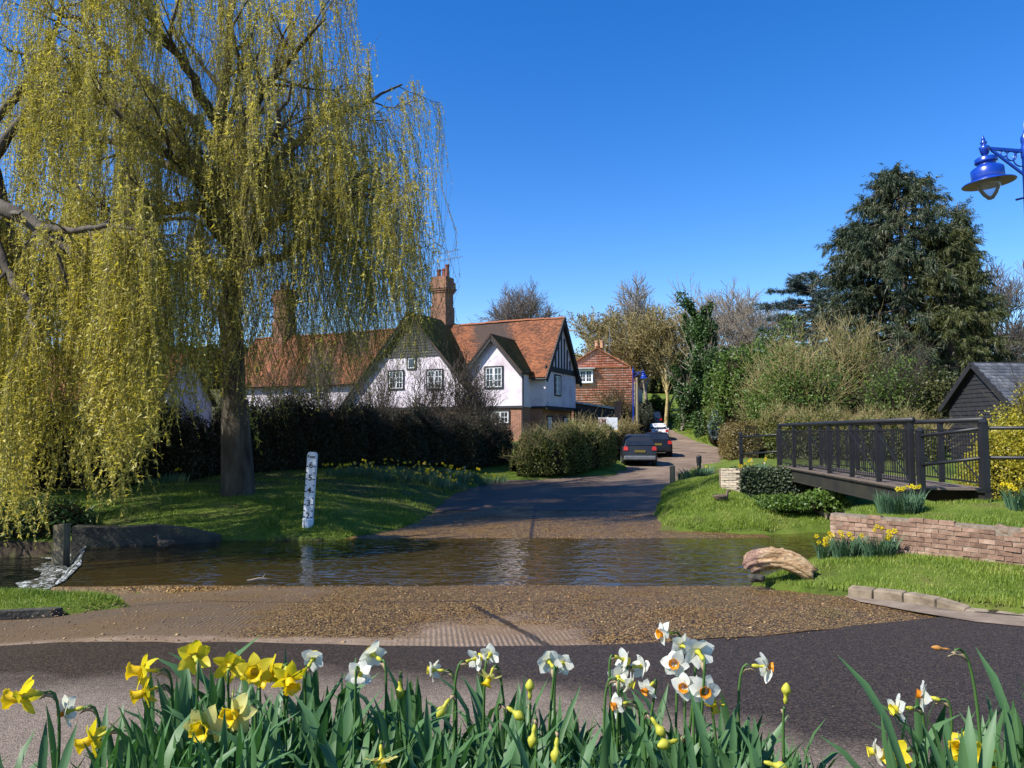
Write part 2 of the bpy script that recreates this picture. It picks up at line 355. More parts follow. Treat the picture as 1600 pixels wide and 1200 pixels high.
    bedm = math_(nt, 'MULTIPLY', mapr(nt, y, 12.6, 13.0), mapr(nt, y, 18.2, 17.8))
    c = mixc(nt, math_(nt, 'MULTIPLY', bedm, .7), c, (.045, .034, .016))
    dryness = math_(nt, 'MAXIMUM', cm, math_(nt, 'MULTIPLY', sm, .8))
    film = mapr(nt, big, .40, .62)                          # thin running film of water
    rgh = math_(nt, 'ADD', math_(nt, 'MULTIPLY', dryness, .55), mapr(nt, film, 0, 1, .52, .20))
    h = math_(nt, 'SUBTRACT', 1.0, v1.outputs['Distance'])
    nrm = bump(nt, h, math_(nt, 'SUBTRACT', .75, math_(nt, 'MULTIPLY', dryness, .6)), .020)
    nrm = bump(nt, v2.outputs['Distance'], .3, .006, nrm)
    nrm = bump(nt, math_(nt, 'MULTIPLY', L, ribm), .5, .015, nrm); nrm = bump(nt, j, -.6, .03, nrm)
    b = N(nt, 'ShaderNodeBsdfPrincipled', {'Base Color': c, 'Roughness': rgh, 'Specular IOR Level': mapr(nt, film, 0, 1, .14, .55), 'Normal': nrm})
    nt.links.new(b.outputs[0], out.inputs[0]); return m
def water_material(name, deep, clear, wave=1.0, rough=.03):
    "a surface that reflects by angle and shows part of the bed below"
    m, nt, out = nmat(name)
    p = pos(nt, (0.85, 1.25, 1.0))
    n1 = noise(nt, p, 4.6, 1, .5, .7); n2 = noise(nt, p, 12, 1, .5, .4); n3 = noise(nt, p, 1.3, 2, .5)
    nrm = bump(nt, n1, .30*wave, .05); nrm = bump(nt, n2, .20*wave, .014, nrm); nrm = bump(nt, n3, .28*wave, .1, nrm)
    fr = N(nt, 'ShaderNodeFresnel', {'IOR': 1.33, 'Normal': nrm}).outputs[0]
    gl = N(nt, 'ShaderNodeBsdfGlossy', {'Color': (1, 1, 1, 1), 'Roughness': rough, 'Normal': nrm}).outputs[0]
    tr = N(nt, 'ShaderNodeBsdfTransparent', {'Color': (*clear, 1)}).outputs[0]
    df = N(nt, 'ShaderNodeBsdfDiffuse', {'Color': (*deep, 1)}).outputs[0]
    body = N(nt, 'ShaderNodeMixShader', {0: .38, 1: tr, 2: df}).outputs[0]
    s = N(nt, 'ShaderNodeMixShader', {0: fr, 1: body, 2: gl}).outputs[0]
    nt.links.new(s, out.inputs[0]); return m

# --- the one ground sheet
def axis(lo, hi, step, far_lo, far_hi, g=1.28):
    a = list(np.arange(lo, hi+1e-6, step)); s = step
    while a[-1] < far_hi: s *= g; a.append(a[-1]+s)
    s = step
    while a[0] > far_lo: s *= g; a.insert(0, a[0]-s)
    return np.array(a)
def grid_faces(nx, ny):
    i, j = np.meshgrid(np.arange(nx-1), np.arange(ny-1), indexing='ij'); b = (i*ny+j).ravel()
    return np.stack([b, b+ny, b+ny+1, b+1], -1)
gx = axis(-11, 12, .15, -700, 700); gy = axis(7.5, 26, .15, -40, 900)
GX, GY = np.meshgrid(gx, gy, indexing='ij')
o = link('ground', np_mesh('ground', np.stack([GX, GY, HZ(GX, GY)], -1), grid_faces(len(gx), len(gy)), M_TURF, True)); o['kind'] = 'structure'

def ford_edge(x): x = np.asarray(x, float); return .022*np.sin(2.3*x)+.016*np.sin(7.1*x+1)+.010*np.sin(17*x+2*np.sin(3*x))+np.interp(x, [-60, -6, -4.9, -1.8, .1, .9, 2.6, 4.2, 6, 60], [7.7, 7.35, 7.15, 6.95, 6.85, 6.92, 7.45, 8.2, 9.2, 30])
def low_left(x, y): return -.10*np.clip((-4-x)/1.5, 0, 1)*(y < 12)
u = np.linspace(0, 1, 120); v = np.linspace(0, 1, 150); U, V = np.meshgrid(u, v, indexing='ij')
XX = -7.3+U*13.5; YY = ford_edge(XX)-.02+V*(24.0-ford_edge(XX)); cr = crest(YY)
XX = np.where(YY > 9.6, cr+U*(6.2-cr), XX)
ZZ = RZ(YY)+low_left(XX, YY)+.012*wob(XX*.7, YY*.7)
ZZ = np.where((U == 0) & (YY > 10.2), -.9, ZZ)
M_FORD = ford_material()
o = link('ford', np_mesh('ford', np.stack([XX, YY, ZZ], -1), grid_faces(*U.shape), M_FORD, True)); o['kind'] = 'structure'
# near road
xs = np.linspace(-40, 40, 260); vv = np.linspace(0, 1, 60); U, V = np.meshgrid(xs, vv, indexing='ij')
YY = 2.9+V*(np.minimum(ford_edge(U), 14)-2.9); ZZ = RZ(YY)+low_left(U, YY)*np.clip((YY-5)/2, 0, 1)+.004+.008*wob(U*.5, YY*.5)
o = link('road', np_mesh('road', np.stack([U, YY, ZZ], -1), grid_faces(*U.shape), asphalt_material(), True)); o['kind'] = 'structure'
# lane going up the hill
ly = np.concatenate([np.arange(23.2, 60, .3), np.arange(60, 118, 1.0)])
Lx = np.interp(ly, [p[1] for p in ROADL], [p[0] for p in ROADL])-.7; Rx = np.interp(ly, [p[1] for p in ROADR], [p[0] for p in ROADR])+.5
uu = np.linspace(0, 1, 24); XX = Lx[:, None]+(Rx-Lx)[:, None]*uu; YY = np.broadcast_to(ly[:, None], XX.shape)
hill = np.clip((YY-95)/120, 0, 1)**1.3*14
o = link('lane', np_mesh('lane', np.stack([XX, YY, RZ(YY)+.006+hill], -1), grid_faces(*XX.shape)[:, ::-1], lane_material(), True)); o['kind'] = 'structure'
# pale footway along the kerb and the path over the bridge
M_PAVE = pbr('pale_footway', [(.11, .078, .050), (.20, .148, .10), (.28, .22, .16)], .9, 3, 6, .4, 60, .006, co='pos')
kl = [G(1335, 922, .38), G(1350, 923, .42), G(1420, 934, .44), G(1512, 953, .47), G(1600, 962, .50), G(1700, 970, .52)]
pv = []
for i, p in enumerate(kl):
    w = [.10, .4, .75, .7, .7, .7][i]
    for t in np.linspace(0, 1, 6): x, y = p[0]-.1-.3*w*t, p[1]+.06-w*t; pv.append((x, y, RZ(y)+.008+max(.012*wob(x*.7, y*.7), .004+.008*wob(x*.5, y*.5))+.012*(1-t)))
o = link('pavement', np_mesh('pavement', np.array(pv), grid_faces(len(kl), 6)[:, ::-1], M_PAVE, True)); o['kind'] = 'structure'

# --- water
u = np.linspace(0, 1, 60); yy = np.linspace(12.0, 21, 40); U, YY = np.meshgrid(u, yy, indexing='ij'); cr = crest(YY)-.02
XX = cr+U*(32-cr)
o = link('river', np_mesh('river', np.stack([XX, YY, 0*XX], -1), grid_faces(*U.shape), water_material('brown_river_water', (.080, .060, .018), (.70, .60, .38)), True)); o['kind'] = 'structure'
yy = np.linspace(10.2, 17.6, 30); u = np.linspace(0, 1, 20); U, YY = np.meshgrid(u, yy, indexing='ij'); XX = -60+U*(crest(YY)+.02+60)
o = link('pool', np_mesh('pool', np.stack([XX, YY, 0*XX-.28], -1), grid_faces(*U.shape), water_material('dark_pool_water', (.010, .016, .012), (.2, .25, .2), 1.6), True)); o['kind'] = 'structure'
def foam_material():
    m, nt, out = nmat('white_water')
    p = pos(nt, (1, 1, .35)); n1 = noise(nt, p, 9, 5, .7, 1.2); uvz = N(nt, 'ShaderNodeSeparateXYZ', {0: pos(nt)}).outputs[2]
    f = mapr(nt, math_(nt, 'ADD', n1, mapr(nt, uvz, -.25, .0, .045, .05)), .54, .68)
    d = N(nt, 'ShaderNodeBsdfPrincipled', {'Base Color': (.58, .62, .63, 1), 'Roughness': .9, 'Specular IOR Level': .1, 'Normal': bump(nt, n1, .8, .05)}).outputs[0]
    w = N(nt, 'ShaderNodeBsdfPrincipled', {'Base Color': (.06, .06, .04, 1), 'Roughness': .22, 'Normal': bump(nt, n1, .3, .05)}).outputs[0]
    nt.links.new(N(nt, 'ShaderNodeMixShader', {0: f, 1: w, 2: d}).outputs[0], out.inputs[0]); return m
cy = np.linspace(10.3, 17.0, 70); t = np.linspace(0, 1, 9); CY, T = np.meshgrid(cy, t, indexing='ij')
xx = crest(CY)+.03-.30*T-.06*np.sin(CY*9)*T-.1*T*np.sin(CY*2.3); zz = .012+.02*np.exp(-((T-.12)/.12)**2)-.31*np.maximum(T-.15, 0)**1.3/.85**1.3+.012*np.sin(CY*23+T*9)*(T > .1)
vf = np.stack([xx, CY, zz], -1)
t2 = np.linspace(0, 1, 6)[1:]; ex = xx[:, -1:]-(.35+.4*np.abs(np.sin(CY[:, :1]*1.7)))*t2; ez = np.full_like(ex, -.272)+.02*np.sin(ex*30+CY[:, :1]*17)*(1-t2)
vf = np.concatenate([vf, np.stack([ex, np.broadcast_to(CY[:, :1], ex.shape), ez], -1)], 1)
o = link('weir_water', np_mesh('weir_water', vf, grid_faces(70, 14), foam_material(), True)); o['kind'] = 'structure'

# --- turf: blades of grass on the banks
M_GRASS = leafmat('grass_blades', [(.065, .115, .010), (.14, .225, .016), (.22, .29, .03), (.31, .30, .08)], .30, .03, .6, 1.6, .55)
def blades(name, poly, n, h, w=.006, smin=.02, smax=99, label=None, cond=None, mat=None):
    p = np.asarray(poly); xs = rng.uniform(p[:, 0].min(), p[:, 0].max(), n); ys = rng.uniform(p[:, 1].min(), p[:, 1].max(), n)
    s = sdf(poly, xs, ys)+wob(xs, ys)*.05; k = (s > smin) & (s < smax)
    patch = .5+.5*np.sin(1.3*xs+2.1*ys+1.5*np.sin(.9*xs-1.7*ys)); k &= rng.uniform(0, 1, n) < .45+.55*patch
    if cond is not None: k &= cond(xs, ys)
    xs, ys, patch = xs[k], ys[k], patch[k]; n = len(xs); z = HZ(xs, ys)
    az = rng.uniform(0, 2*np.pi, n); hh = h*rng.uniform(.45, 1.1, n)*(.6+.5*patch); ln = hh*rng.uniform(.1, .7, n)
    wv = np.stack([np.cos(az), np.sin(az), 0*az], -1)*(w*rng.uniform(.7, 1.3, n))[:, None]
    ld = np.stack([np.cos(az+1.4)*ln, np.sin(az+1.4)*ln, hh], -1)
    b = np.stack([xs, ys, z-.01], -1)
    V = np.stack([b-wv, b+wv, b+ld], 1)
    o = link(name, np_mesh(name, V.reshape(-1, 3), np.arange(n*3).reshape(n, 3), mat or M_GRASS)); tag(o, label, 'grass', None, 'stuff'); return o
blades('grass', [(3.8, 12.6), (4.2, 11.3), (4.5, 10.2), (5.2, 8.75), (5.8, 8.3), (8.2, 8.0), (8.2, 10.6), (5.8, 13.4), (5.4, 14.2), (4.7, 13.2)], 62000, .085, .006, .0, label='bright green mown grass below the brick wall')
blades('grass', [(5.9, 13.5), (7.8, 11.25), (9.2, 9.7), (11, 9.7), (11, 14.4), (7.4, 15.2), (6.4, 14.4)], 42000, .075, .006, .02, label='sunlit grass on top of the brick wall')
blades('grass', [(3.8, 19.4), (4.9, 18.9), (6.3, 18.7), (7.4, 19.1), (9.5, 20), (9.5, 24.5), (8.4, 28), (5.4, 27), (4.6, 24)], 90000, .11, .009, .03, label='bright green grass on the bank beside the ford')
blades('grass', [(-12, 17.3), (-6.84, 17.45), (-4.5, 17.65), (-3.4, 18.5), (-2.75, 19.6), (-2.4, 23), (-1.9, 27), (-.6, 31), (-4, 28), (-12, 26)], 170000, .09, .009, .03, label='shaded grass on the bank round the depth gauge', cond=lambda x, y: rng.uniform(0, 1, len(x)) < np.interp(y, [19, 22, 26], [1, .6, .45])*np.where(x < -7, .6, 1))
blades('grass', [(-6.9, 9.05), (-5.5, 9.3), (-4.9, 9.62), (-5.4, 10.05), (-6.9, 10.2)], 11000, .085, .006, .0, label='small strip of grass by the weir')
blades('grass', [(13.9, 50), (15.4, 62), (16.6, 75), (17.2, 86), (21, 84), (20, 62), (17, 50)], 60000, .30, .03, .15, label='lush green verge along the uphill lane')
# pebbles lying on the ford
n = 13000; px_ = rng.uniform(-5.5, 5.2, n); py_ = np.concatenate([rng.uniform(7.0, 12.6, n*3//4), rng.uniform(18, 23, n-n*3//4)])
k = (py_ > ford_edge(px_)-.35*rng.uniform(0, 1, n)**4) & (HZ(px_, py_) < RZ(py_)) & ~((np.abs(px_+.1) < .8) & (py_ < 8.8)); px_, py_ = px_[k], py_[k]; n = len(px_)
sz = rng.gamma(3, .0019, n)[:, None, None]; oc = np.array([[1, 0, 0], [0, 1, 0], [-1, 0, 0], [0, -1, 0], [0, 0, .6], [0, 0, -.6]], float)
a = rng.uniform(0, 6.28, n); rot = np.stack([np.stack([np.cos(a), -np.sin(a), 0*a], -1), np.stack([np.sin(a), np.cos(a), 0*a], -1), np.stack([0*a, 0*a, 1+0*a], -1)], 1)
V = np.einsum('nij,kj->nki', rot, oc*np.array([1.4, 1, 1]))*sz+np.stack([px_, py_, RZ(py_)+.012*wob(px_*.7, py_*.7)+.004], -1)[:, None, :]
Fo = np.array([[0, 1, 4], [1, 2, 4], [2, 3, 4], [3, 0, 4], [1, 0, 5], [2, 1, 5], [3, 2, 5], [0, 3, 5]])
M_PEB = pbr('river_pebbles', [(.05, .024, .008), (.16, .085, .025), (.32, .19, .065), (.44, .31, .15)], .35, 30, 2, island=.85, co='pos')
o = link('gravel', np_mesh('gravel', V.reshape(-1, 3), (Fo[None]+(np.arange(n)*6)[:, None, None]).reshape(-1, 3), M_PEB)); tag(o, 'brown wet pebbles scattered over the ford', 'gravel', None, 'stuff')
# twig lying in the shallows
mb = MB(); a = G(382, 907, .03); b = G(432, 905, .03)
mb.tube([a, a*.6+b*.4+np.array([0, 0, .03]), b], [.008, .014, .006], 5); mb.tube([a*.5+b*.5+np.array([0, 0, .02]), a*.4+b*.6+np.array([0, .05, .1])], [.008, .003], 4)
# ================================================================ BUILDINGS
M_RENDER = pbr('pinkish_white_render', [(.46, .39, .42), (.64, .575, .615), (.70, .645, .68)], .9, .9, 7, .15, 40)
M_BLACK = pbr('black_painted_timber', [(.010, .010, .011), (.022, .021, .022)], .65, 6, 4, .3, 30)
M_WHITE = pbr('white_window_paint', [(.72, .73, .74), (.82, .82, .82)], .5, 8)
M_GLASS = pbr('dark_window_glass', [(.012, .016, .022), (.035, .045, .06)], .06, 1.5, 2, spec=.8)
M_DARKSLAB = pbr('roof_underlay', [(.035, .022, .016), (.06, .035, .025)], .9, 4)
M_TILE = pbr('clay_roof_tiles', [(.050, .026, .016), (.17, .062, .028), (.30, .105, .042), (.38, .15, .065)], .85, .9, 6, .3, 40, island=.5)
M_MOSS = pbr('mossy_roof_tiles', [(.030, .030, .010), (.070, .070, .016), (.11, .095, .028), (.14, .085, .045)], .95, 1.2, 6, .5, 60, .02, island=.35)
M_HUNG = pbr('red_hung_tiles', [(.36, .12, .06), (.60, .20, .105), (.70, .32, .21), (.74, .52, .44)], .85, 1.1, 5, .3, 40, island=.5)
M_SLATE = pbr('grey_slates', [(.045, .048, .055), (.10, .105, .115), (.20, .20, .205)], .6, 1.5, 6, .3, 30, island=.45)
M_LEAD = pbr('lead_flashing', [(.22, .23, .24), (.42, .43, .43)], .6, 4)
M_POT = pbr('clay_chimney_pots', [(.12, .045, .035), (.24, .09, .06)], .8, 5)
M_POTY = pbr('buff_chimney_pots', [(.38, .20, .10), (.50, .28, .15)], .8, 5)
M_METAL = pbr('aerial_metal', [(.20, .20, .21), (.32, .32, .33)], .45, 5, metal=.8)
def brick_mat(name, cols, mortar, scale=1.0, wall='xz'):
    m, nt, out = nmat(name)
    co = N(nt, 'ShaderNodeTexCoord').outputs['Object']; sx = N(nt, 'ShaderNodeSeparateXYZ', {0: co})
    v = N(nt, 'ShaderNodeCombineXYZ', {0: math_(nt, 'ADD', sx.outputs[0], sx.outputs[1]), 1: sx.outputs[2], 2: 0.0}).outputs[0]
    bt = N(nt, 'ShaderNodeTexBrick', {'Vector': v, 'Scale': scale, 'Mortar Size': .010, 'Brick Width': .225, 'Row Height': .075, 'Bias': 0., 'Color1': (0, 0, 0, 1), 'Color2': (1, 1, 1, 1), 'Mortar': (.5, .5, .5, 1)})
    f = math_(nt, 'ADD', math_(nt, 'MULTIPLY', N(nt, 'ShaderNodeSeparateColor', {0: bt.outputs['Color']}).outputs[0], .5), math_(nt, 'MULTIPLY', mapr(nt, noise(nt, co, 1.6, 6, .65), .3, .7), .5))
    c = mixc(nt, bt.outputs['Fac'], ramp(nt, f, cols), mortar)
    b = N(nt, 'ShaderNodeBsdfPrincipled', {'Base Color': c, 'Roughness': .9, 'Normal': bump(nt, math_(nt, 'SUBTRACT', math_(nt, 'MULTIPLY', noise(nt, co, 30, 3), .4), bt.outputs['Fac']), .7, .015)})
    nt.links.new(b.outputs[0], out.inputs[0]); return m
M_BRICK = brick_mat('orange_house_brick', [(.13, .045, .025), (.30, .10, .045), (.38, .155, .075)], (.30, .25, .2))
M_CHIM = brick_mat('weathered_chimney_brick', [(.060, .032, .022), (.20, .070, .035), (.33, .12, .055), (.24, .17, .09)], (.22, .19, .14))

def tiles(O, A, S, La, Ls, w=.17, g=.115, t=.022, clip=None, sag=.0, stag=.5, gap=.045):
    "courses of overlapping tiles on a slope: two faces each"
    O, A, S = (np.asarray(a, float) for a in (O, A, S)); A = A/np.linalg.norm(A); S = S/np.linalg.norm(S); Nn = np.cross(A, S); Nn /= np.linalg.norm(Nn)
    nr, nc = int(Ls/g), int(La/w)+1
    r, c = np.meshgrid(np.arange(nr), np.arange(nc), indexing='ij'); r = r.ravel(); c = c.ravel()
    a0 = (c+(r % 2)*stag)*w-.25*w; k = a0+w < La+.3*w; r, a0 = r[k], np.maximum(a0[k], 0); s0 = r*g
    if clip is not None: k = clip(a0+w/2, s0+g/2); r, a0, s0 = r[k], a0[k], s0[k]
    n = len(a0); j = lambda q: rng.normal(0, q, n)
    tw = w*(1-gap); lift = t+np.abs(j(.005)); s0 = s0+j(.006); sl = sag*(np.sin(a0*.55)+.5*np.sin(a0*1.3+s0))
    q = lambda a, s, h: O+A*a[:, None]+S*s[:, None]+Nn*(h+sl)[:, None]
    dz = j(.004)
    V = np.stack([q(a0, s0, lift+dz), q(a0+tw, s0, lift-dz), q(a0+tw, s0+g*1.25, .002+0*a0), q(a0, s0+g*1.25, .002+0*a0), q(a0, s0, -.005+0*a0), q(a0+tw, s0, -.005+0*a0)], 1)
    b = (np.arange(n)*6)[:, None]
    Fq = np.concatenate([b+np.array([[0, 1, 2, 3]]), b+np.array([[4, 5, 1, 0]])])
    return V.reshape(-1, 3), Fq
def tile_part(parent, mat, fields, name='roof_tiles'):
    vs_, fs_, b = [], [], 0
    for v, f in fields: vs_.append(v); fs_.append(f+b); b += len(v)
    o = link(name, np_mesh(name, np.concatenate(vs_), np.concatenate(fs_), mat), parent); o['kind'] = 'stuff'; return o
def roof_slab(mb, O, A, S, La, Ls, t=.09, m=0):
    O, A, S = (np.asarray(a, float) for a in (O, A, S)); A = A/np.linalg.norm(A); S = S/np.linalg.norm(S); Nn = np.cross(A, S); Nn /= np.linalg.norm(Nn)
    return mb.obox(O, A, S, Nn, (0, La), (0, Ls), (-t, -.004), m)
def window(root, c, r, n, w, h, lights=2, bars=(1, 2), surround=None, name='window', label=None):
    "frame proud of the wall, casement lights with glazing bars, glass set back"
    u = np.array([0, 0, 1.]); c = np.asarray(c, float); r = np.asarray(r, float); n = np.asarray(n, float)
    mb = MB(); e = .075
    for (a, b, z0, z1) in ((-w/2-e, -w/2, -h/2-e, h/2+e), (w/2, w/2+e, -h/2-e, h/2+e), (-w/2, w/2, h/2, h/2+e), (-w/2-.04, w/2+.04, -h/2-e, -h/2)):
        mb.obox(c, r, n, u, (a, b), (-.02, .07), (z0, z1))
    win = mb.build(name, surround or M_BLACK, root)
    if label: win['label'] = label
    fm = MB(); f = .055; lw = w/lights
    for i in range(lights):
        x0 = -w/2+i*lw+.008; x1 = -w/2+(i+1)*lw-.008
        for (a, b, z0, z1) in ((x0, x0+f, -h/2+.004, h/2-.004), (x1-f, x1, -h/2+.004, h/2-.004), (x0+f, x1-f, h/2-f, h/2-.004), (x0+f, x1-f, -h/2+.004, -h/2+f)):
            fm.obox(c, r, n, u, (a, b), (.004, .045), (z0, z1))
        for k in range(bars[0]):
            xm = x0+f+(x1-x0-2*f)*(k+1)/(bars[0]+1); fm.obox(c, r, n, u, (xm-.014, xm+.014), (.012, .036), (-h/2+f, h/2-f))
        for k in range(bars[1]):
            zm = -h/2+f+(h-2*f)*(k+1)/(bars[1]+1); fm.obox(c, r, n, u, (x0+f, x1-f), (.014, .034), (zm-.014, zm+.014))
    fm.build('frame', M_WHITE, win)
    for i in range(lights):
        x0 = -w/2+i*lw+.03; g = MB(); g.obox(c, r, n, u, (x0, x0+lw-.06), (.003, .016), (-h/2+.03, h/2-.03)); g.build('pane', M_GLASS, win)
    return win

# ---------------------------------------------------------------- the timbered cottage by the ford
ZG = 1.3
HROOT = empty('cottage', (2.1, 43, ZG), R_(-25), 'pinkish white cottage with black timbers, red tiled roof and tall brick chimney', 'house')
zz = lambda z: z-ZG
ex, ey = np.array([1., 0, 0]), np.array([0, 1., 0]); ez = np.array([0, 0, 1.])
mb = MB()      # brick ground floor
mb.box(-24.4, -.46, .03, 5.0, zz(.2), zz(4.0)); mb.box(-4.62, -1.13, -1.28, .03, zz(.2), zz(4.0)); mb.box(-13.0, -4.63, -1.55, .03, zz(.2), zz(4.0))
mb.build('brick_wall', M_BRICK, HROOT)
mb = MB()      # rendered upper floor
mb.prism([(-24.5, 0, zz(4.0)), (-24.5, 5.03, zz(4.0)), (-24.5, 5.03, zz(6.12)), (-24.5, 2.5, zz(9.42)), (-24.5, 0, zz(6.12))], (24.31, 0, 0))
mb.prism([(-4.68, -1.32, zz(4.0)), (-1.08, -1.32, zz(4.0)), (-1.08, -1.32, zz(6.02)), (-2.9, -1.32, zz(8.08)), (-4.68, -1.32, zz(6.06))], (0, 3.6, 0))
mb.prism([(-13.1, -1.6, zz(4.0)), (-4.45, -1.6, zz(4.0)), (-4.45, -1.6, zz(5.32)), (-8.33, -1.6, zz(9.72)), (-13.1, -1.6, zz(4.3))], (0, 6, 0))
mb.build('rendered_wall', M_RENDER, HROOT)
mb = MB()      # black timbers: jetty boards, tie beam
mb.box(-4.72, -1.04, -1.37, -1.33, zz(3.93), zz(4.06)); mb.box(-13.1, -4.73, -1.66, -1.61, zz(3.92), zz(4.06))
mb.box(-.18, -.08, -.05, 5.1, zz(3.86), zz(4.08)); mb.box(-1.07, -.19, -.06, -.01, zz(3.92), zz(4.06))
mb.box(-.185, -.10, -.1, 5.12, zz(6.12), zz(6.42))
mb.build('jetty_beam', M_BLACK, HROOT)
st = MB(); st.box(0, .05, -.06, .06, 0, 1); 
for v in (.6, 1.08, 1.56, 2.04, 2.52, 3.0, 3.48, 3.96, 4.4):
    top = 9.2-abs(v-2.5)*1.32-.25
    if top > 6.5:
        s_ = MB(); s_.box(-.187, -.14, v-.07, v+.07, zz(6.42), zz(top)); s_.build('stud', M_BLACK, HROOT)
# barge boards
def barge(a, b, w=.26, t=.06, mat=M_BLACK, off=(0, 0, 0)):
    a = Vector(a)+Vector(off); b = Vector(b)+Vector(off); m_ = MB(); m_.beam(a, b, t, w); m_.build('bargeboard', mat, HROOT)
barge((.06, -.42, zz(5.53)), (.06, 2.5, zz(9.38)), .30, .07); barge((.06, 5.42, zz(5.53)), (.06, 2.5, zz(9.38)), .30, .07)
barge((-1.0, -1.62, zz(5.80)), (-2.9, -1.62, zz(7.98)), .22); barge((-4.8, -1.62, zz(5.80)), (-2.9, -1.62, zz(7.98)), .22)
barge((-4.22, -1.90, zz(5.00)), (-8.33, -1.90, zz(9.66)), .24); barge((-13.4, -1.90, zz(3.9)), (-8.33, -1.90, zz(9.66)), .24)
# weatherboarded top of the wide gable
for i in range(16):
    z0 = 7.12+i*.165; z1 = z0+.18
    hw0 = (9.62-z0)/1.136; hw1 = (9.62-z1)/1.136
    if hw1 <= .02: continue
    m_ = MB(); q = lambda u_, y_, z_: (u_, y_, zz(z_))
    m_.hexa([q(-8.33-hw0, -1.672, z0), q(-8.33+hw0, -1.672, z0), q(-8.33+hw0, -1.602, z0), q(-8.33-hw0, -1.602, z0),
             q(-8.33-hw1, -1.640, z1), q(-8.33+hw1, -1.640, z1), q(-8.33+hw1, -1.602, z1), q(-8.33-hw1, -1.602, z1)])
    m_.build('weatherboard', M_BLACK, HROOT)
# roofs
k45 = math.sqrt(1+1.138**2)
def slope(dirx, diry): return np.array([dirx, diry, 1.138])
slab = MB(); main_f, moss_f = [], []
km = math.sqrt(1+1.32**2); E = (-24.7, -.40, zz(6.12-.40*1.32+.1)); SM = np.array([0, 1, 1.32]); roof_slab(slab, E, ex, SM, 24.81, 2.94*km); main_f.append(tiles(E, ex, SM, 24.81, 2.92*km, sag=.03))
E = (.11, 5.40, zz(6.12-.40*1.32+.1)); roof_slab(slab, E, -ex, np.array([0, -1, 1.32]), 24.81, 2.94*km)
# small cross wing
E = (-.88, -1.68, zz(6.02-.2*1.138+.12)); roof_slab(slab, E, ey, slope(-1, 0), 3.88, 2.04*k45); moss_f.append(tiles(E, ey, slope(-1, 0), 3.88, 2.02*k45, sag=.015))
E = (-4.92, 2.2, zz(6.02-.2*1.138+.12)); roof_slab(slab, E, -ey, slope(1, 0), 3.88, 2.04*k45); moss_f.append(tiles(E, -ey, slope(1, 0), 3.88, 2.02*k45))
# wide cross wing, long slope on its far side
E = (-4.18, -1.98, zz(9.80-4.15*1.138+.06)); roof_slab(slab, E, ey, slope(-1, 0), 6.18, 4.16*k45); moss_f.append(tiles(E, ey, slope(-1, 0), 6.18, 4.14*k45, sag=.02))
E = (-13.55, 4.2, zz(9.80-5.22*1.138+.06)); roof_slab(slab, E, -ey, slope(1, 0), 6.18, 5.23*k45); moss_f.append(tiles(E, -ey, slope(1, 0), 6.18, 5.2*k45))
rf = slab.build('roof', M_DARKSLAB, HROOT)
tile_part(rf, M_TILE, main_f); tile_part(rf, M_MOSS, moss_f)
rm = MB(); a = np.linspace(-.1, math.pi+.1, 7)
pr = [(0, math.cos(t_)*.12, math.sin(t_)*.10-.02) for t_ in a]; rm.add([p for p in pr]+[(.44, p[1]*.96, p[2]*.96) for p in pr], [(i, i+7, i+8, i+1) for i in range(6)]+[tuple(range(7))])
rme = rm.mesh('ridge_tile', M_TILE, False)
for i in range(55): link('ridge_tile', rme, rf, (-24.65+i*.45, 2.5, zz(9.52)+rng.normal(0, .008)+.03*math.sin(i*.3)))
def chimney(u_, v_, z0, z1, w, d, pots, lab):
    c = MB(); c.box(u_-w/2, u_+w/2, v_-d/2, v_+d/2, zz(z0), zz(z1-1.05))
    c.box(u_-w/2-.07, u_+w/2+.07, v_-d/2-.07, v_+d/2+.07, zz(z0), zz(z0+2.05)); c.box(u_-w/2-.05, u_+w/2+.05, v_-d/2-.05, v_+d/2+.05, zz(z1-2.1), zz(z1-1.95))
    for i, e in enumerate((.06, .12, .17)): c.box(u_-w/2-e, u_+w/2+e, v_-d/2-e, v_+d/2+e, zz(z1-1.05+i*.12), zz(z1-1.05+i*.12+.12))
    c.box(u_-w/2-.12, u_+w/2+.12, v_-d/2-.12, v_+d/2+.12, zz(z1-.69), zz(z1-.30)); c.box(u_-w/2-.03, u_+w/2+.03, v_-d/2-.03, v_+d/2+.03, zz(z1-.30), zz(z1))
    ch = c.build('chimney', M_CHIM, HROOT); ch['label'] = lab
    for (pu, pv_, ph, pr_) in pots:
        p = MB(); p.lathe([(pr_*1.1, 0), (pr_*1.1, .06), (pr_*.9, .08), (pr_*.85, ph-.12), (pr_*1.05, ph-.1), (pr_*1.05, ph), (pr_*.8, ph), (pr_*.8, ph-.2), (0, ph-.2)], (u_+pu, v_+pv_, zz(z1)), 12)
        p.build('chimney_pot', M_POT, ch)
    return ch
ch = chimney(-8.55, 2.55, 8.6, 12.75, 1.0, 1.05, [(-.25, -.1, .55, .16), (.05, .1, .62, .17), (.32, .0, .85, .15)], 'tall weathered brick chimney with three pots')
chimney(-22, 2.6, 8.6, 13.0, 1.2, 1.0, [(-.3, 0, .6, .16), (.3, 0, .6, .16)], 'brick chimney behind the willow')
fl = MB(); fl.beam((-8.0, 1.9, zz(9.05)), (-7.2, .95, zz(7.9)), .3, .05); fl.beam((-9.15, 1.98, zz(9.3)), (-7.95, 1.98, zz(8.6)), .16, .25); fl.build('flashing', M_LEAD, HROOT)
ae = MB(); q = (-8.3, 2.9, zz(12.8)); top = (-8.3, 2.9, zz(14.6)); ae.beam(q, top, .035)
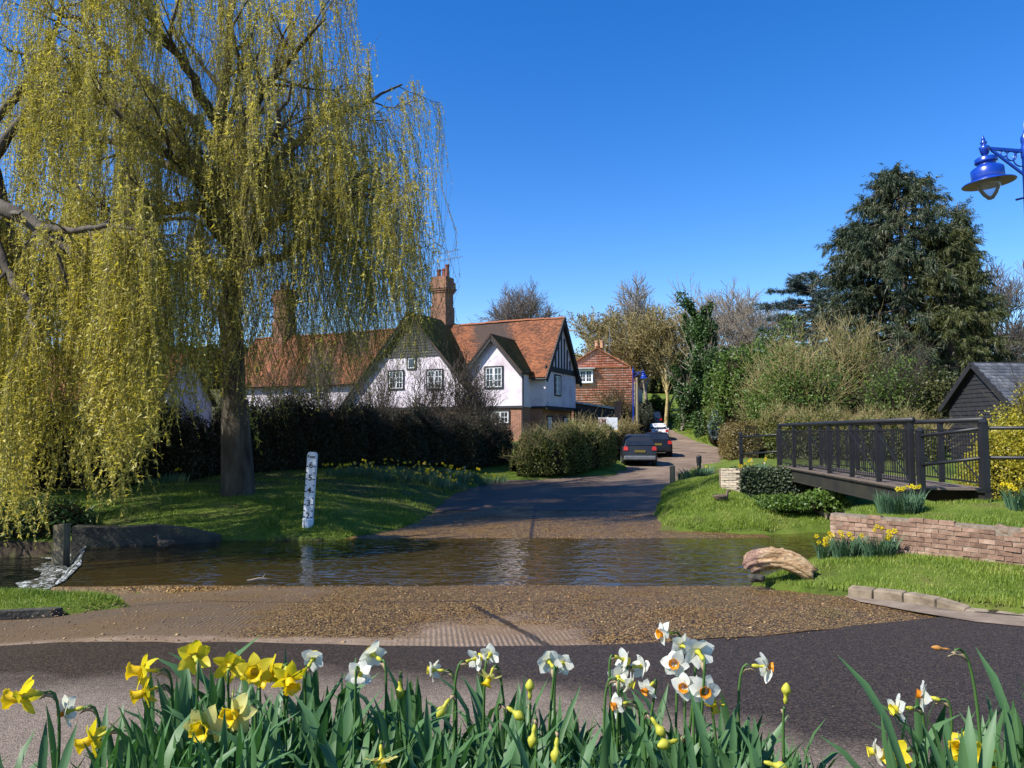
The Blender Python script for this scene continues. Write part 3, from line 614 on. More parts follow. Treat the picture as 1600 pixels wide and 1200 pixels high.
for h, L in ((14.05, 1.1), (14.55, .9)):
    ae.beam((-8.3-L, 2.9+.3, zz(h)), (-8.3+L, 2.9-.3, zz(h)), .03)
    for t_ in np.linspace(-1, 1, 9): ae.beam((-8.3+L*t_-.06, 2.9-.3*t_-.2, zz(h)), (-8.3+L*t_+.06, 2.9-.3*t_+.2, zz(h)), .014)
ae.beam((-8.3, 2.9, zz(14.1)), (-8.75, 2.7, zz(15.0)), .025)
ae.build('aerial', M_METAL, ch)
# windows
window(HROOT, (-2.85, -1.32, zz(5.72)), ex, -ey, 1.05, 1.15, 2, (1, 2)); window(HROOT, (-2.72, -1.28, zz(3.42)), ex, -ey, 1.6, .66, 3, (1, 1))
window(HROOT, (-6.62, -1.6, zz(5.70)), ex, -ey, 1.0, 1.08, 2, (1, 2)); window(HROOT, (-9.35, -1.6, zz(5.74)), ex, -ey, 1.0, 1.05, 2, (1, 2))
window(HROOT, (-8.25, -1.6, zz(6.72)), ex, -ey, .52, .62, 1, (0, 0)); window(HROOT, (-.19, 1.85, zz(5.36)), ey, ex, .86, 1.12, 2, (1, 2))
window(HROOT, (-20.6, 0.03, zz(3.35)), ex, -ey, 1.25, 1.1, 3, (1, 2), M_WHITE); window(HROOT, (-16.6, 0, zz(5.35)), ex, -ey, 1.0, .9, 2, (1, 2)); window(HROOT, (-18.4, .03, zz(3.2)), ex, -ey, 1.2, 1.1, 3, (1, 2))
window(HROOT, (-.46, 1.2, zz(3.1)), ey, ex, .7, .7, 2, (1, 1)); window(HROOT, (-.46, 3.9, zz(3.15)), ey, ex, .8, .6, 2, (1, 1))
g = MB(); g.tube([(-.98, -1.40, zz(5.84)), (-.98, -1.40, zz(1.4))], .042, 8); g.tube([(-.98, -1.4, zz(5.84)), (-.86, -1.0, zz(6.0)), (-.86, 1.0, zz(6.0))], .05, 8)
g.tube([(-.8, -.50, zz(5.60)), (.06, -.50, zz(5.60))], .055, 8); g.build('gutter', M_BLACK, HROOT)

# ---------------------------------------------------------------- red tile-hung house up the lane
X0, Y0, zb = 8.5, 74.0, 1.9
h2 = empty('tile_hung_house', (X0, Y0, zb), R_(-14), 'red tile-hung house with broken-pitch gable and white dormer window up the lane', 'house'); h2.scale = (1.195, 1.195, 1.195)
prof = [(-3.0, 0), (3.0, 0), (3.0, 4.9), (2.6, 6.0), (0, 7.5), (-2.6, 6.0), (-3.0, 4.9)]
mb = MB(); mb.prism([(x, 0, z) for x, z in prof], (0, 9, 0)); mb.build('wall', pbr('pale_tile_bedding', [(.55, .44, .36), (.68, .58, .50)], .9, 3), h2)
def in_prof(a, s):
    x = a-3.0; lim = np.interp(s, [0, 4.9, 6.0, 7.5], [3.0, 3.0, 2.6, 0]); return np.abs(x) < lim
tile_part(h2, M_HUNG, [tiles((-3.0, -.015, 0), ex, ez, 6.0, 7.5, .20, .20, .018, in_prof, 0, 0, .13)], 'hung_tiles')
mb = MB()
for sgn in (-1, 1):
    for (xa, za), (xb, zb_) in (((3.12, 4.55), (2.7, 6.05)), ((2.7, 6.02), (0, 7.62))):
        a_ = np.array([sgn*xa, -.25, za]); b_ = np.array([sgn*xb, -.25, zb_]); S = b_-a_; Ls = np.linalg.norm(S); S /= Ls
        if sgn < 0: roof_slab(mb, a_+ey*9.4, -ey, S, 9.4, Ls, .08)
        else: roof_slab(mb, a_, ey, S, 9.4, Ls, .08)
mb.beam((0, -.28, 7.66), (0, 9.2, 7.66), .25, .12); mb.box(-2.75, 2.75, -.14, -.02, 5.93, 6.02)
mb.build('roof', M_TILE, h2)
window(h2, (-1.2, -.26, 5.22), ex, -ey, 1.5, .95, 3, (1, 2), M_WHITE); mb = MB(); mb.box(-2.05, -.35, -.25, -.02, 4.62, 5.80); mb.build('dormer_cheek', M_WHITE, h2)
mb = MB(); mb.box(-2.25, -.15, -.62, -.02, 5.81, 5.92); mb.build('dormer_hood', M_LEAD, h2)
for dx in (-.12, .32):
    p = MB(); p.lathe([(.17, 0), (.15, .5), (.19, .52), (.19, .62), (.12, .62), (0, .5)], (dx, .5, 7.62), 12); p.build('chimney_pot', M_POTY, h2)
a = MB(); a.beam((.9, 1, 7), (.9, 1, 10.6), .04); a.beam((-.9, 1.0, 10.5), (1.9, 1, 10.3), .035); a.beam((2.2, 2, 7), (2.2, 2, 10.2), .04)
for t_ in np.linspace(0, 1, 8): a.beam((-.9+2.8*t_, .7, 10.5-.2*t_), (-.9+2.8*t_, 1.3, 10.5-.2*t_), .018)
a.build('aerial', M_METAL, h2)
# low shed beside the cottage
s = empty('shed', (5.2, 47.5, 1.5), R_(-12), 'low dark lean-to shed with a pale roof edge beside the cottage', 'shed')
mb = MB(); mb.prism([(-1.3, 0, 0), (1.3, 0, 0), (1.3, 0, 2.5), (-1.3, 0, 2.95)], (0, 3, 0)); mb.build('wall', M_BLACK, s)
mb = MB(); mb.prism([(-1.5, -.2, 2.98), (1.45, -.2, 2.48), (1.45, -.2, 2.6), (-1.5, -.2, 3.1)], (0, 3.4, 0)); mb.build('roof', M_LEAD, s)
mb = MB(); mb.box(1.30, 1.72, -.2, .22, 0, 2.9); mb.box(1.26, 1.76, -.24, .26, 2.9, 3.0); mb.build('pier', M_BRICK, s)

# ---------------------------------------------------------------- black weatherboarded barn
b = empty('barn', (18.95, 28.4, 1.3), R_(5), 'black weatherboarded barn with grey slate roof behind the yellow shrub', 'barn')
W = 3.5; EV = 2.45; AP = 4.0
mb = MB(); mb.prism([(0, 0, -.3), (0, W, -.3), (0, W, EV), (0, W/2, AP), (0, 0, EV)], (9, 0, 0)); mb.build('wall', M_BLACK, b)
for i in range(24):
    z0 = .02+i*.175; z1 = min(z0+.19, AP-.02)
    lim = lambda z: W/2 if z < EV else W/2*(AP-z)/(AP-EV)
    a0, a1 = lim(z0), lim(z1)
    if a1 < .03: continue
    m_ = MB(); m_.hexa([(-.045, W/2-a0, z0), (-.002, W/2-a0, z0), (-.002, W/2+a0, z0), (-.045, W/2+a0, z0), (-.015, W/2-a1, z1), (-.002, W/2-a1, z1), (-.002, W/2+a1, z1), (-.015, W/2+a1, z1)])
    m_.build('weatherboard', M_BLACK, b)
    if z1 < EV: m_ = MB(); m_.hexa([(0, -.045, z0), (9, -.045, z0), (9, -.002, z0), (0, -.002, z0), (0, -.015, z1), (9, -.015, z1), (9, -.002, z1), (0, -.002, z1)]); m_.build('weatherboard', M_BLACK, b)
sl_ = (AP-EV)/(W/2); mb = MB(); fld = []
for (O, A, sy) in (((-.25, -.3, EV-.3*sl_+.08), ex, 1), ((9.2, W+.3, EV-.3*sl_+.08), -ex, -1)):
    S = np.array([0, sy, sl_]); Ls = (W/2+.3)*math.sqrt(1+sl_**2); roof_slab(mb, O, A, S, 9.45, Ls, .08); fld.append(tiles(O, A, S, 9.45, Ls, .28, .2, .012))
rf2 = mb.build('roof', M_BLACK, b); tile_part(rf2, M_SLATE, fld)
for (ya, yb) in ((-.32, W/2), (W+.32, W/2)):
    m_ = MB(); m_.beam((-.27, ya, EV-.32*sl_-.02), (-.27, yb, AP-.02), .05, .2); m_.build('bargeboard', M_BLACK, b)
# pale outbuilding glimpsed through the willow
hb = empty('outbuilding', (-25, 37, .9), R_(-8), 'pale pink outbuilding with tiled roof hidden behind the willow curtain', 'building')
mb = MB(); mb.prism([(-9, 0, -.3), (-9, 5, -.3), (-9, 5, 3.3), (-9, 2.5, 5.6), (-9, 0, 3.3)], (17, 0, 0)); mb.build('wall', M_RENDER, hb)
S = np.array([0, 1, .92]); E = (-9.2, -.3, 3.12); mb = MB(); roof_slab(mb, E, ex, S, 17.4, 3.8); roof_slab(mb, (8.2, 5.3, 3.12), -ex, np.array([0, -1, .92]), 17.4, 3.8); r3 = mb.build('roof', M_DARKSLAB, hb); tile_part(r3, M_TILE, [tiles(E, ex, S, 17.4, 3.8)])
for x in (-6, -1.5, 4): window(hb, (x, 0, 2.0), ex, -ey, 1.1, 1.1, 2, (1, 2), M_WHITE)
# ================================================================ TREES AND SHRUBS
M_BARK = pbr('willow_bark', [(.022, .017, .012), (.070, .056, .040), (.13, .11, .08)], .95, 3, 6, .9, 14, .03, stretch=(1, 1, .3), co='pos')
M_TWIG = pbr('pale_twigs', [(.13, .105, .075), (.24, .20, .15), (.33, .28, .22)], .9, 2, 2, co='pos')
M_TWIGD = pbr('dark_twigs', [(.035, .027, .020), (.085, .065, .045)], .9, 2, 2, co='pos')
M_TWIGR = pbr('greyish_brown_twigs', [(.10, .078, .062), (.18, .145, .12)], .9, 2, 2, co='pos')
M_TWIGY = pbr('straw_twigs', [(.16, .13, .045), (.33, .26, .10), (.44, .37, .19)], .9, 2, 2, co='pos')
M_WILLOW = leafmat('willow_catkins_and_leaves', [(.26, .24, .045), (.47, .42, .075), (.62, .54, .11), (.72, .63, .20)], .5, .03, .5, .35, .6)
M_WTWIG = pbr('willow_withies', [(.10, .080, .022), (.22, .18, .05)], .8, 2, 2, co='pos')
M_IVY = leafmat('ivy_leaves', [(.013, .036, .010), (.030, .072, .016), (.06, .115, .026), (.10, .16, .05)], .15, .10, .35, .7, .7)
M_LAUREL = leafmat('evergreen_shrub_leaves', [(.030, .065, .010), (.065, .125, .016), (.12, .19, .03), (.19, .25, .06)], .25, .08, .4, .6, .6)
M_HEDGE = leafmat('hedge_leaves', [(.040, .056, .010), (.075, .10, .016), (.13, .145, .03), (.19, .165, .05)], .25, .06, .45, 1.2, .6)
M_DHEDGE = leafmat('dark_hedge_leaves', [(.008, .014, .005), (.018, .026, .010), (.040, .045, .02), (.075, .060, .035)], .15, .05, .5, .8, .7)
M_BEECH = leafmat('beech_hedge_leaves', [(.060, .050, .014), (.12, .095, .028), (.20, .145, .05), (.15, .14, .035)], .3, .03, .5, .9, .6)
M_SPRUCE = leafmat('spruce_needles', [(.014, .026, .014), (.030, .048, .024), (.055, .072, .032), (.11, .085, .038)], .10, .05, .45, .45, .5)
M_FIR = leafmat('green_conifer_needles', [(.014, .025, .008), (.032, .048, .012), (.070, .080, .020), (.11, .095, .03)], .12, .05, .45, .4, .5)
M_CEDAR = leafmat('blue_grey_cedar_needles', [(.035, .055, .052), (.075, .11, .105), (.13, .18, .17)], .12, .06, .45, .4, .6)
M_YELLOW = leafmat('golden_leaves', [(.13, .15, .010), (.30, .27, .018), (.46, .38, .03), (.30, .32, .05)], .4, .05, .4, .9, .7)

def grow(par, parR, n, t0, t1, ang, L, k, up=0., wob_=.15, rf=.6, tip=.25, jl=.35, fall=0.0):
    "n children on each parent polyline; fall shortens those near the tip"
    B, K, _ = par.shape; idx = np.repeat(np.arange(B), n); m = len(idx)
    t = rng.uniform(t0, t1, m); f = t*(K-1); i = np.minimum(f.astype(int), K-2); w = (f-i)[:, None]
    p = par[idx, i]*(1-w)+par[idx, i+1]*w; tan = norm(par[idx, i+1]-par[idx, i])
    r = parR[idx, i]*(1-w[:, 0])+parR[idx, i+1]*w[:, 0]
    perp = norm(np.cross(tan, rnd_dirs(m))); a = np.radians(ang*rng.uniform(.7, 1.25, m))[:, None]
    d = np.cos(a)*tan+np.sin(a)*perp
    Lk = L*rng.uniform(1-jl, 1+jl, m)*(1-fall*t); st = (Lk/(k-1))[:, None]
    out = np.empty((m, k, 3)); out[:, 0] = p
    for j in range(1, k):
        d = norm(d+np.array([0, 0, up])/k*2+rng.normal(0, wob_, (m, 3))); out[:, j] = out[:, j-1]+d*st
    rad = (np.minimum(r*rf, r*.9))[:, None]*np.linspace(1, tip, k)[None, :]
    return out, rad
def limb(pts, r0, r1, k=12, jit=.05):
    "smooth line through points, resampled to k points"
    p = np.asarray(pts, float); s = np.concatenate([[0], np.cumsum(np.linalg.norm(np.diff(p, axis=0), axis=1))]); u = np.linspace(0, s[-1], k*4)
    q = np.stack([np.interp(u, s, p[:, i]) for i in range(3)], -1)
    for _ in range(6): q[1:-1] = .25*q[:-2]+.5*q[1:-1]+.25*q[2:]
    q = q[np.linspace(0, len(q)-1, k).astype(int)]; q[1:-1] += rng.normal(0, jit, (k-2, 3))
    return q, np.linspace(r0, r1, k)
class Wood:
    def __init__(s): s.v = []; s.f = []; s.n = 0
    def add(s, P_, R2, sides=4):
        v, f = tubes_np(P_, R2, sides); s.v.append(v); s.f.append(f+s.n); s.n += len(v); return s
    def build(s, name, mat, parent, smooth=True, kind=None):
        o = link(name, np_mesh(name, np.concatenate(s.v), np.concatenate(s.f), mat, smooth), parent)
        if kind: o['kind'] = kind
        return o
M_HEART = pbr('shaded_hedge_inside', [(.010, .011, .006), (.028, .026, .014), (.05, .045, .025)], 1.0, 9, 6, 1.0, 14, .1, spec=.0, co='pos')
def needle_tris(c, d, ln, w):
    n = len(c); side = norm(np.cross(d, rnd_dirs(n)))*(np.asarray(w)*np.ones(n))[:, None]; dl = d*(np.asarray(ln)*np.ones(n))[:, None]
    return np.stack([c-side, c+side, c+dl], 1).reshape(-1, 3), np.arange(n*3).reshape(n, 3)
def leaf_tris(c, d, ln, w):
    "pointed leaves at c, lying along d"
    n = len(c); side = norm(np.cross(d, rnd_dirs(n)))*(np.asarray(w)*np.ones(n))[:, None]; dl = d*(np.asarray(ln)*np.ones(n))[:, None]
    V = np.stack([c, c+dl*.45+side, c+dl, c+dl*.45-side], 1)
    return V.reshape(-1, 3), np.arange(n*4).reshape(n, 4)
def rebase(o_list, base):   # parts are made in world space; move their data to the root's base
    for o in o_list: o.data.transform(Matrix.Translation(-Vector(base)))
def tree_root(name, base, label, cat='tree', group=None): return empty(name, tuple(map(float, base)), 0, label, cat, group)

# ---------------------------------------------------------------- weeping willows
def withies(P0, D0, Ln, k=6, a=.45, lean=(.10, 0)):
    n = len(P0); s = np.linspace(0, 1, k)[None, :]*Ln[:, None]; h = a*(1-np.exp(-s/a))
    q = P0[:, None, :]+D0[:, None, :]*h[..., None]; q[..., 2] -= (s-h)
    ph = rng.uniform(0, 6.28, (n, 2)); sw = .075*s
    q[..., 0] += sw*np.sin(s*1.1+ph[:, :1])+lean[0]*s*.3; q[..., 1] += sw*np.sin(s*.9+ph[:, 1:])+lean[1]*s
    return q
def hang(wood, parent, Q, dens, llen, lw, leafmat_, rw=.0045):
    rad = np.full(Q.shape[:2], rw); rad[:, -1] *= .5
    v, f = tubes_np(Q, rad, 3); o1 = link('withies', np_mesh('withies', v, f, M_WTWIG, True), parent); o1['kind'] = 'stuff'
    L = np.linalg.norm(np.diff(Q, axis=1), axis=2).sum(1); cnt = np.maximum((L*dens*rng.uniform(.45, 1.35, len(L))).astype(int), 3)
    idx = np.repeat(np.arange(len(Q)), cnt); t = rng.uniform(.04, 1, len(idx))**.85; k = Q.shape[1]; ff = t*(k-1); i = np.minimum(ff.astype(int), k-2); w = (ff-i)[:, None]
    c = Q[idx, i]*(1-w)+Q[idx, i+1]*w; d = norm(norm(Q[idx, i+1]-Q[idx, i])*.5+rnd_dirs(len(idx))*.75)
    sz = rng.gamma(6, 1/6., len(idx))
    v, f = needle_tris(c, d, llen*sz, lw*sz); o2 = link('crown', np_mesh('crown', v, f, leafmat_), parent); o2['kind'] = 'stuff'
    return [o1, o2]
def along(par, n, t0=.2, t1=1.0):
    B, K, _ = par.shape; idx = rng.integers(0, B, n); t = rng.uniform(t0, t1, n); f = t*(K-1); i = np.minimum(f.astype(int), K-2); w = (f-i)[:, None]
    return par[idx, i]*(1-w)+par[idx, i+1]*w, norm(par[idx, i+1]-par[idx, i])

base = P(372, 765, 21); base[2] = H1(base[0], base[1])
WIL = tree_root('weeping_willow', base, 'big weeping willow with yellow green catkins and a dark trunk behind the depth gauge')
D = 21
def pl(*a): return [P(x, y, D+dd) for x, y, dd in a]
limbs = [(pl((372, 780, 0), (368, 640, 0), (362, 520, 0), (371, 395, 0)), .38, .28),
 (pl((371, 400, 0), (352, 290, .3), (345, 190, .5), (360, 60, .8), (372, -40, 1)), .30, .06),
 (pl((371, 410, 0), (420, 352, -.4), (480, 312, -.8), (545, 300, -1.2), (605, 318, -1.6)), .22, .03),
 (pl((362, 330, 0), (430, 250, .8), (500, 190, 1.4), (585, 156, 1.8), (628, 132, 2.2)), .20, .03),
 (pl((358, 380, 0), (305, 322, -1), (230, 326, -2), (150, 372, -3.2)), .20, .04),
 (pl((350, 300, 0), (280, 225, .6), (200, 172, 1.2), (100, 108, 1.6), (10, 78, 2)), .20, .04),
 (pl((352, 240, 0), (420, 130, -1), (478, 62, -1.6), (508, 30, -2)), .17, .03),
 (pl((345, 200, 0), (285, 100, -1.5), (225, 0, -2.5), (190, -80, -3)), .17, .03),
 (pl((371, 400, 0), (400, 330, 2), (470, 270, 4), (560, 240, 6)), .20, .04),
 (pl((365, 370, 0), (330, 290, 2.5), (260, 220, 5), (160, 180, 7)), .20, .04),
 (pl((365, 360, 0), (390, 290, -1.4), (430, 200, -2.2), (455, 130, -2.8)), .20, .03),
 (pl((360, 350, 0), (300, 270, -1.5), (210, 200, -2.6), (120, 130, -3.2)), .20, .03),
 (pl((355, 260, 0), (300, 180, -.8), (120, 40, -1.2), (20, -30, -1)), .17, .03),
 (pl((371, 420, 0), (440, 400, 1.5), (520, 370, 2.6), (590, 385, 3.4), (620, 405, 3.6)), .17, .03),
 (pl((350, 290, 0), (200, 235, 3), (90, 190, 4), (-40, 170, 5)), .17, .03),
 (pl((362, 430, 0), (300, 420, 2), (230, 400, 4), (120, 395, 5)), .15, .03)]
wd = Wood(); l1, r1 = [], []
for p, a, b_ in limbs:
    q, r = limb(p, a, b_, 14, .05); wd.add(q[None], r[None], 9); l1.append(q); r1.append(r)
L1, R1 = np.array(l1[1:]), np.array(r1[1:])
v, r = limb([base+np.array([0, 0, -.2]), base+np.array([.0, 0, .2]), P(369.5, 700, 21), P(366.5, 625, 21)], .47, .355, 7, .0); wd.add(v[None], r[None], 10)
L2, R2 = grow(L1, R1, 13, .22, 1.0, 48, 2.3, 9, .35, .13, .55, .2, .4, .25)
def beyond(q, m=0):     # past the tree's stepped outline on the house side
    zt = HOR-F*(q[:, 2]-CZ)/q[:, 1]
    return 800+F*q[:, 0]/q[:, 1] > np.interp(zt, [-120, 0, 50, 84, 94, 150, 250, 400, 520], [535, 562, 588, 618, 684, 692, 684, 678, 670])+m
kp_ = ~beyond(L2[:, -1], 6); L2, R2 = L2[kp_], R2[kp_]
L3, R3 = grow(L2, R2, 5, .25, 1.0, 42, 1.0, 6, .25, .16, .6, .25)
kp_ = ~beyond(L3[:, -1], 10); L3, R3 = L3[kp_], R3[kp_]
wd.add(L2, np.maximum(R2, .008), 4).add(L3[::2], np.maximum(R3[::2], .0045), 3)
p3, d3 = along(L3, 7000, .15, 1.0); p2, d2 = along(L2, 1700, .3, 1.0)
Pp, Dd = np.concatenate([p3, p2]), np.concatenate([d3, d2])
xpix = 800+F*Pp[:, 0]/Pp[:, 1]
floor_ = np.interp(xpix, [0, 200, 330, 430, 520, 600, 680], [1.3, 1.1, 1.4, 1.6, 2.8, 3.7, 6.0])+rng.gamma(1.5, .8, len(Pp))
Ln = np.minimum((rng.gamma(2.6, .95, len(Pp))+.35)*np.interp(Pp[:, 2], [6, 11], [1.1, .62]), Pp[:, 2]-floor_); k = (Ln > .45) & ~beyond(Pp+Dd*.4); Pp, Dd, Ln = Pp[k], Dd[k], Ln[k]
Q = withies(Pp, Dd, Ln)
parts = hang(None, WIL, Q, 32, .068, .0105, M_WILLOW)
# long curtain behind: sparse withies that reach down on the house side
p2, d2 = along(L2[[i for i in range(len(L2)) if L2[i, -1, 0] > base[0]-1.5]], 1350, .3, 1.0); xp = 800+F*p2[:, 0]/p2[:, 1]; fl_ = np.interp(xp, [380, 520, 600, 680], [2.0, 2.5, 3.2, 4.8])+rng.gamma(1.3, .6, len(p2))
ln = np.clip(p2[:, 2]-fl_, .4, 8.5); parts += hang(None, WIL, withies(p2, d2, ln), 13, .05, .008, M_WILLOW)
parts.append(wd.build('trunk', M_BARK, WIL)); rebase(parts, base)

base = np.array([-13.8, 20.6, .6])
WI2 = tree_root('weeping_willow', base, 'willow at the weir whose bright yellow green curtain hangs over the water')
wd = Wood(); l1, r1 = [], []
D = 15.5
for p, a, b_ in [([base, base+np.array([.3, -.3, 2.5]), base+np.array([1.0, -.8, 5.0])], .55, .4),
    ([base+np.array([.8, -.7, 4.6]), P(-60, 300, 16.2), P(20, 330, 16), P(75, 362, 15.8), P(118, 392, 15.6), P(150, 430, 15.4)], .30, .10),
    ([P(60, 355, 15.8), P(110, 362, 15.2), P(165, 352, 14.6), P(205, 352, 14.2), P(228, 372, 13.9)], .09, .02),
    ([base+np.array([1, -.8, 5]), P(-30, 200, 20.5), P(30, 150, 20.3), P(90, 60, 20), P(100, 10, 19.8)], .28, .05),
    ([P(-20, 260, 20), P(40, 180, 19.8), P(60, 140, 19.5), P(100, 90, 19.2)], .16, .04),
    ([P(-20, 320, 16.6), P(10, 420, 15.8), P(40, 470, 15), P(60, 520, 14.5)], .14, .03),
    ([P(80, 365, 15.8), P(130, 420, 16.4), P(200, 430, 17), P(270, 400, 17.4), P(318, 395, 17.6)], .07, .02)]:
    q, r = limb(p, a, b_, 12, .03); wd.add(q[None], r[None], 8); l1.append(q); r1.append(r)
L1, R1 = np.array(l1[1:]), np.array(r1[1:])
L2, R2 = grow(L1, R1, 9, .2, 1.0, 42, 1.1, 8, .25, .13, .5, .25, .4, .2); wd.add(L2, np.maximum(R2, .006), 4)
p2, d2 = along(L2, 900, .2, 1.0); pa, da = along(L1[[1]], 330, .25, 1.0); pb_, db = along(L1[[5]], 150, .3, 1.); pc_, dc = along(L1[[4]], 170, .1, 1.)
Pp, Dd = np.concatenate([p2, pa, pb_, pc_]), np.concatenate([d2, da, db, dc]); xp = 800+F*Pp[:, 0]/Pp[:, 1]
fl_ = np.interp(xp, [-50, 30, 90, 130, 160, 185, 205, 260, 330], [.2, .1, 0.0, 1.1, .25, .9, 1.5, 2.2, 2.4])+rng.gamma(1.4, .55, len(Pp))
Ln = np.minimum(rng.uniform(2.2, 6.5, len(Pp)), Pp[:, 2]-fl_); k = Ln > .4
parts = hang(None, WI2, withies(Pp[k], Dd[k], Ln[k], lean=(.0, 0)), 33, .060, .0120, M_WILLOW)
# rest of its crown, partly out of view, extended sunward to shade the bank
l3, r3 = [], []
for i in range(9):
    a = R_(20+i*30); e = base+np.array([1, -.8, 5]); q, r = limb([e, e+np.array([math.cos(a)*1.8, math.sin(a)*1.8, 2.4]), e+np.array([math.cos(a)*3.6, math.sin(a)*3.6, 3.6]), e+np.array([math.cos(a)*5.0, math.sin(a)*5.0, 3.4])], .2, .03, 12, .05); l3.append(q); r3.append(r); wd.add(q[None], r[None], 6)
L4, R4 = grow(np.array(l3), np.array(r3), 11, .15, 1.0, 48, 1.7, 8, .3, .13, .5, .25, .4, .2); wd.add(L4, np.maximum(R4, .006), 3)
p4_, d4_ = along(L4, 2000, .2, 1.0); ln = np.minimum(rng.uniform(2.0, 6.5, len(p4_)), p4_[:, 2]-1.2-rng.gamma(1.5, .7, len(p4_))); kk = ln > .4
parts += hang(None, WI2, withies(p4_[kk], d4_[kk], ln[kk], lean=(.0, 0)), 15, .095, .017, M_WILLOW)
parts.append(wd.build('trunk', M_BARK, WI2)); rebase(parts, base)

# ---------------------------------------------------------------- bare and leafy broadleaf trees
def bare_tree(name, label, base, H, spread, mat, seed_r=.18, levels=4, n=(9, 7, 6, 5), ang=(38, 36, 34, 32), leaves=None, group=None, up=.5, cat='tree', fork=.28, tw=.008, leafn=0, lsz=.2, lmat=None):
    base = np.asarray(base, float); root = tree_root(name, base, label, cat, group); wd = Wood()
    q, r = limb([base+np.array([0, 0, -.2]), base+np.array([rng.normal(0, .02)*H, 0, H*.3]), base+np.array([rng.normal(0, .03)*H, 0, H*.62])], seed_r, seed_r*.35, 10, .02*H*.1)
    wd.add(q[None], r[None], 7); Lp, Rp = q[None], r[None]; ln = H*.42*spread
    tips = None
    for l in range(levels):
        Lp, Rp = grow(Lp, Rp, n[l], fork if l == 0 else .3, 1.0, ang[l], ln, 7 if l < 2 else (5 if l < 3 else 3), up/(l+1), .12, .62, .3, .3, .35 if l == 0 else .2)
        wd.add(Lp, np.maximum(Rp, tw), 5 if l == 0 else 3); ln *= .58
        tips = Lp
    parts = [wd.build('trunk', mat, root)]
    if leafn:
        c, d = along(tips, leafn, .3, 1.0); c = c+rng.normal(0, lsz*.6, c.shape); v, f = leaf_tris(c, norm(d+rnd_dirs(leafn)), lsz*rng.uniform(.6, 1.3, leafn), lsz*.33); o = link('crown', np_mesh('crown', v, f, lmat), root); o['kind'] = 'stuff'; parts.append(o)
    rebase(parts, base); return root
def gnd(px, d): x = P(px, 677, d)[0]; return np.array([x, d, H1(x, d)-.1])
bare_tree('bare_tree', 'round-headed bare tree rising behind the cottage roof', gnd(810, 105), 14.2, 1.15, M_TWIGR, .32, 4, (16, 9, 6, 5), (44, 38, 34, 30), up=.35, tw=.022)
bare_tree('bare_tree', 'tall bare tree with upswept twigs behind the tile-hung house', gnd(1012, 92), 15.3, .95, M_TWIG, .30, 4, (12, 7, 6, 5), tw=.026)
bare_tree('bare_tree', 'small bare tree by the aerial of the tile-hung house', gnd(950, 84), 11.5, 1.0, M_TWIGY, .22, 4, (10, 7, 6, 4), tw=.022, leafn=2500, lsz=.25, lmat=M_BEECH)
bare_tree('bare_tree', 'wide bare tree behind the ivy-clad trunk', gnd(1135, 84), 12.2, 1.3, M_TWIG, .30, 4, (12, 7, 6, 5), up=.35, tw=.024)
bare_tree('bare_tree', 'bare tree with brownish twigs standing over the parked cars', gnd(1040, 74), 12.3, 1.0, M_TWIGY, .24, 4, (11, 7, 6, 5), tw=.022, leafn=5000, lsz=.22, lmat=M_BEECH)
bare_tree('bare_tree', 'low spreading bare tree between the tile-hung house and the lane bend', gnd(985, 78), 10.5, 1.1, M_TWIGY, .2, 4, (10, 7, 6, 4), tw=.02, leafn=3500, lsz=.24, lmat=M_BEECH)
bare_tree('bare_tree', 'purplish bare tree beyond the big conifer, at the barn end', gnd(1578, 62), 14.0, .8, M_TWIGR, .25, 4, (12, 8, 6, 5), tw=.018)
bare_tree('bare_tree', 'bare tree just below the conifer, grey twigs against the sky', gnd(1185, 66), 11.5, 1.0, M_TWIG, .2, 4, (11, 7, 6, 5), tw=.016)

def clump_points(n, c, rad, lobes, shell=.75):
    "leaf positions on the surfaces of many small lobes inside an ellipsoid"
    ld = rnd_dirs(lobes); ld[:, 2] = np.abs(ld[:, 2])*1.0-.25*(rng.uniform(0, 1, lobes)); lc = ld*rng.uniform(.35, .85, lobes)[:, None]
    lr = rng.uniform(.22, .42, lobes); i = rng.integers(0, lobes, n); d = rnd_dirs(n)
    p = lc[i]+d*(lr[i]*rng.uniform(shell, 1.08, n))[:, None]
    return p*np.asarray(rad)+np.asarray(c), d
def blob(c, rad, seed, res=14):
    th = np.linspace(0, np.pi, res); ph = np.linspace(0, 2*np.pi, res*2); T, H = np.meshgrid(th, ph, indexing='ij')
    d = np.stack([np.sin(T)*np.cos(H), np.sin(T)*np.sin(H), np.cos(T)], -1)
    k = 1+.16*np.sin(5*d[..., 0]+seed)+.14*np.sin(6*d[..., 1]+2*seed)+.1*np.sin(7*d[..., 2]+3*seed+4*d[..., 0])
    return (d*k[..., None]*np.asarray(rad)+np.asarray(c)).reshape(-1, 3), grid_faces(res, res*2)
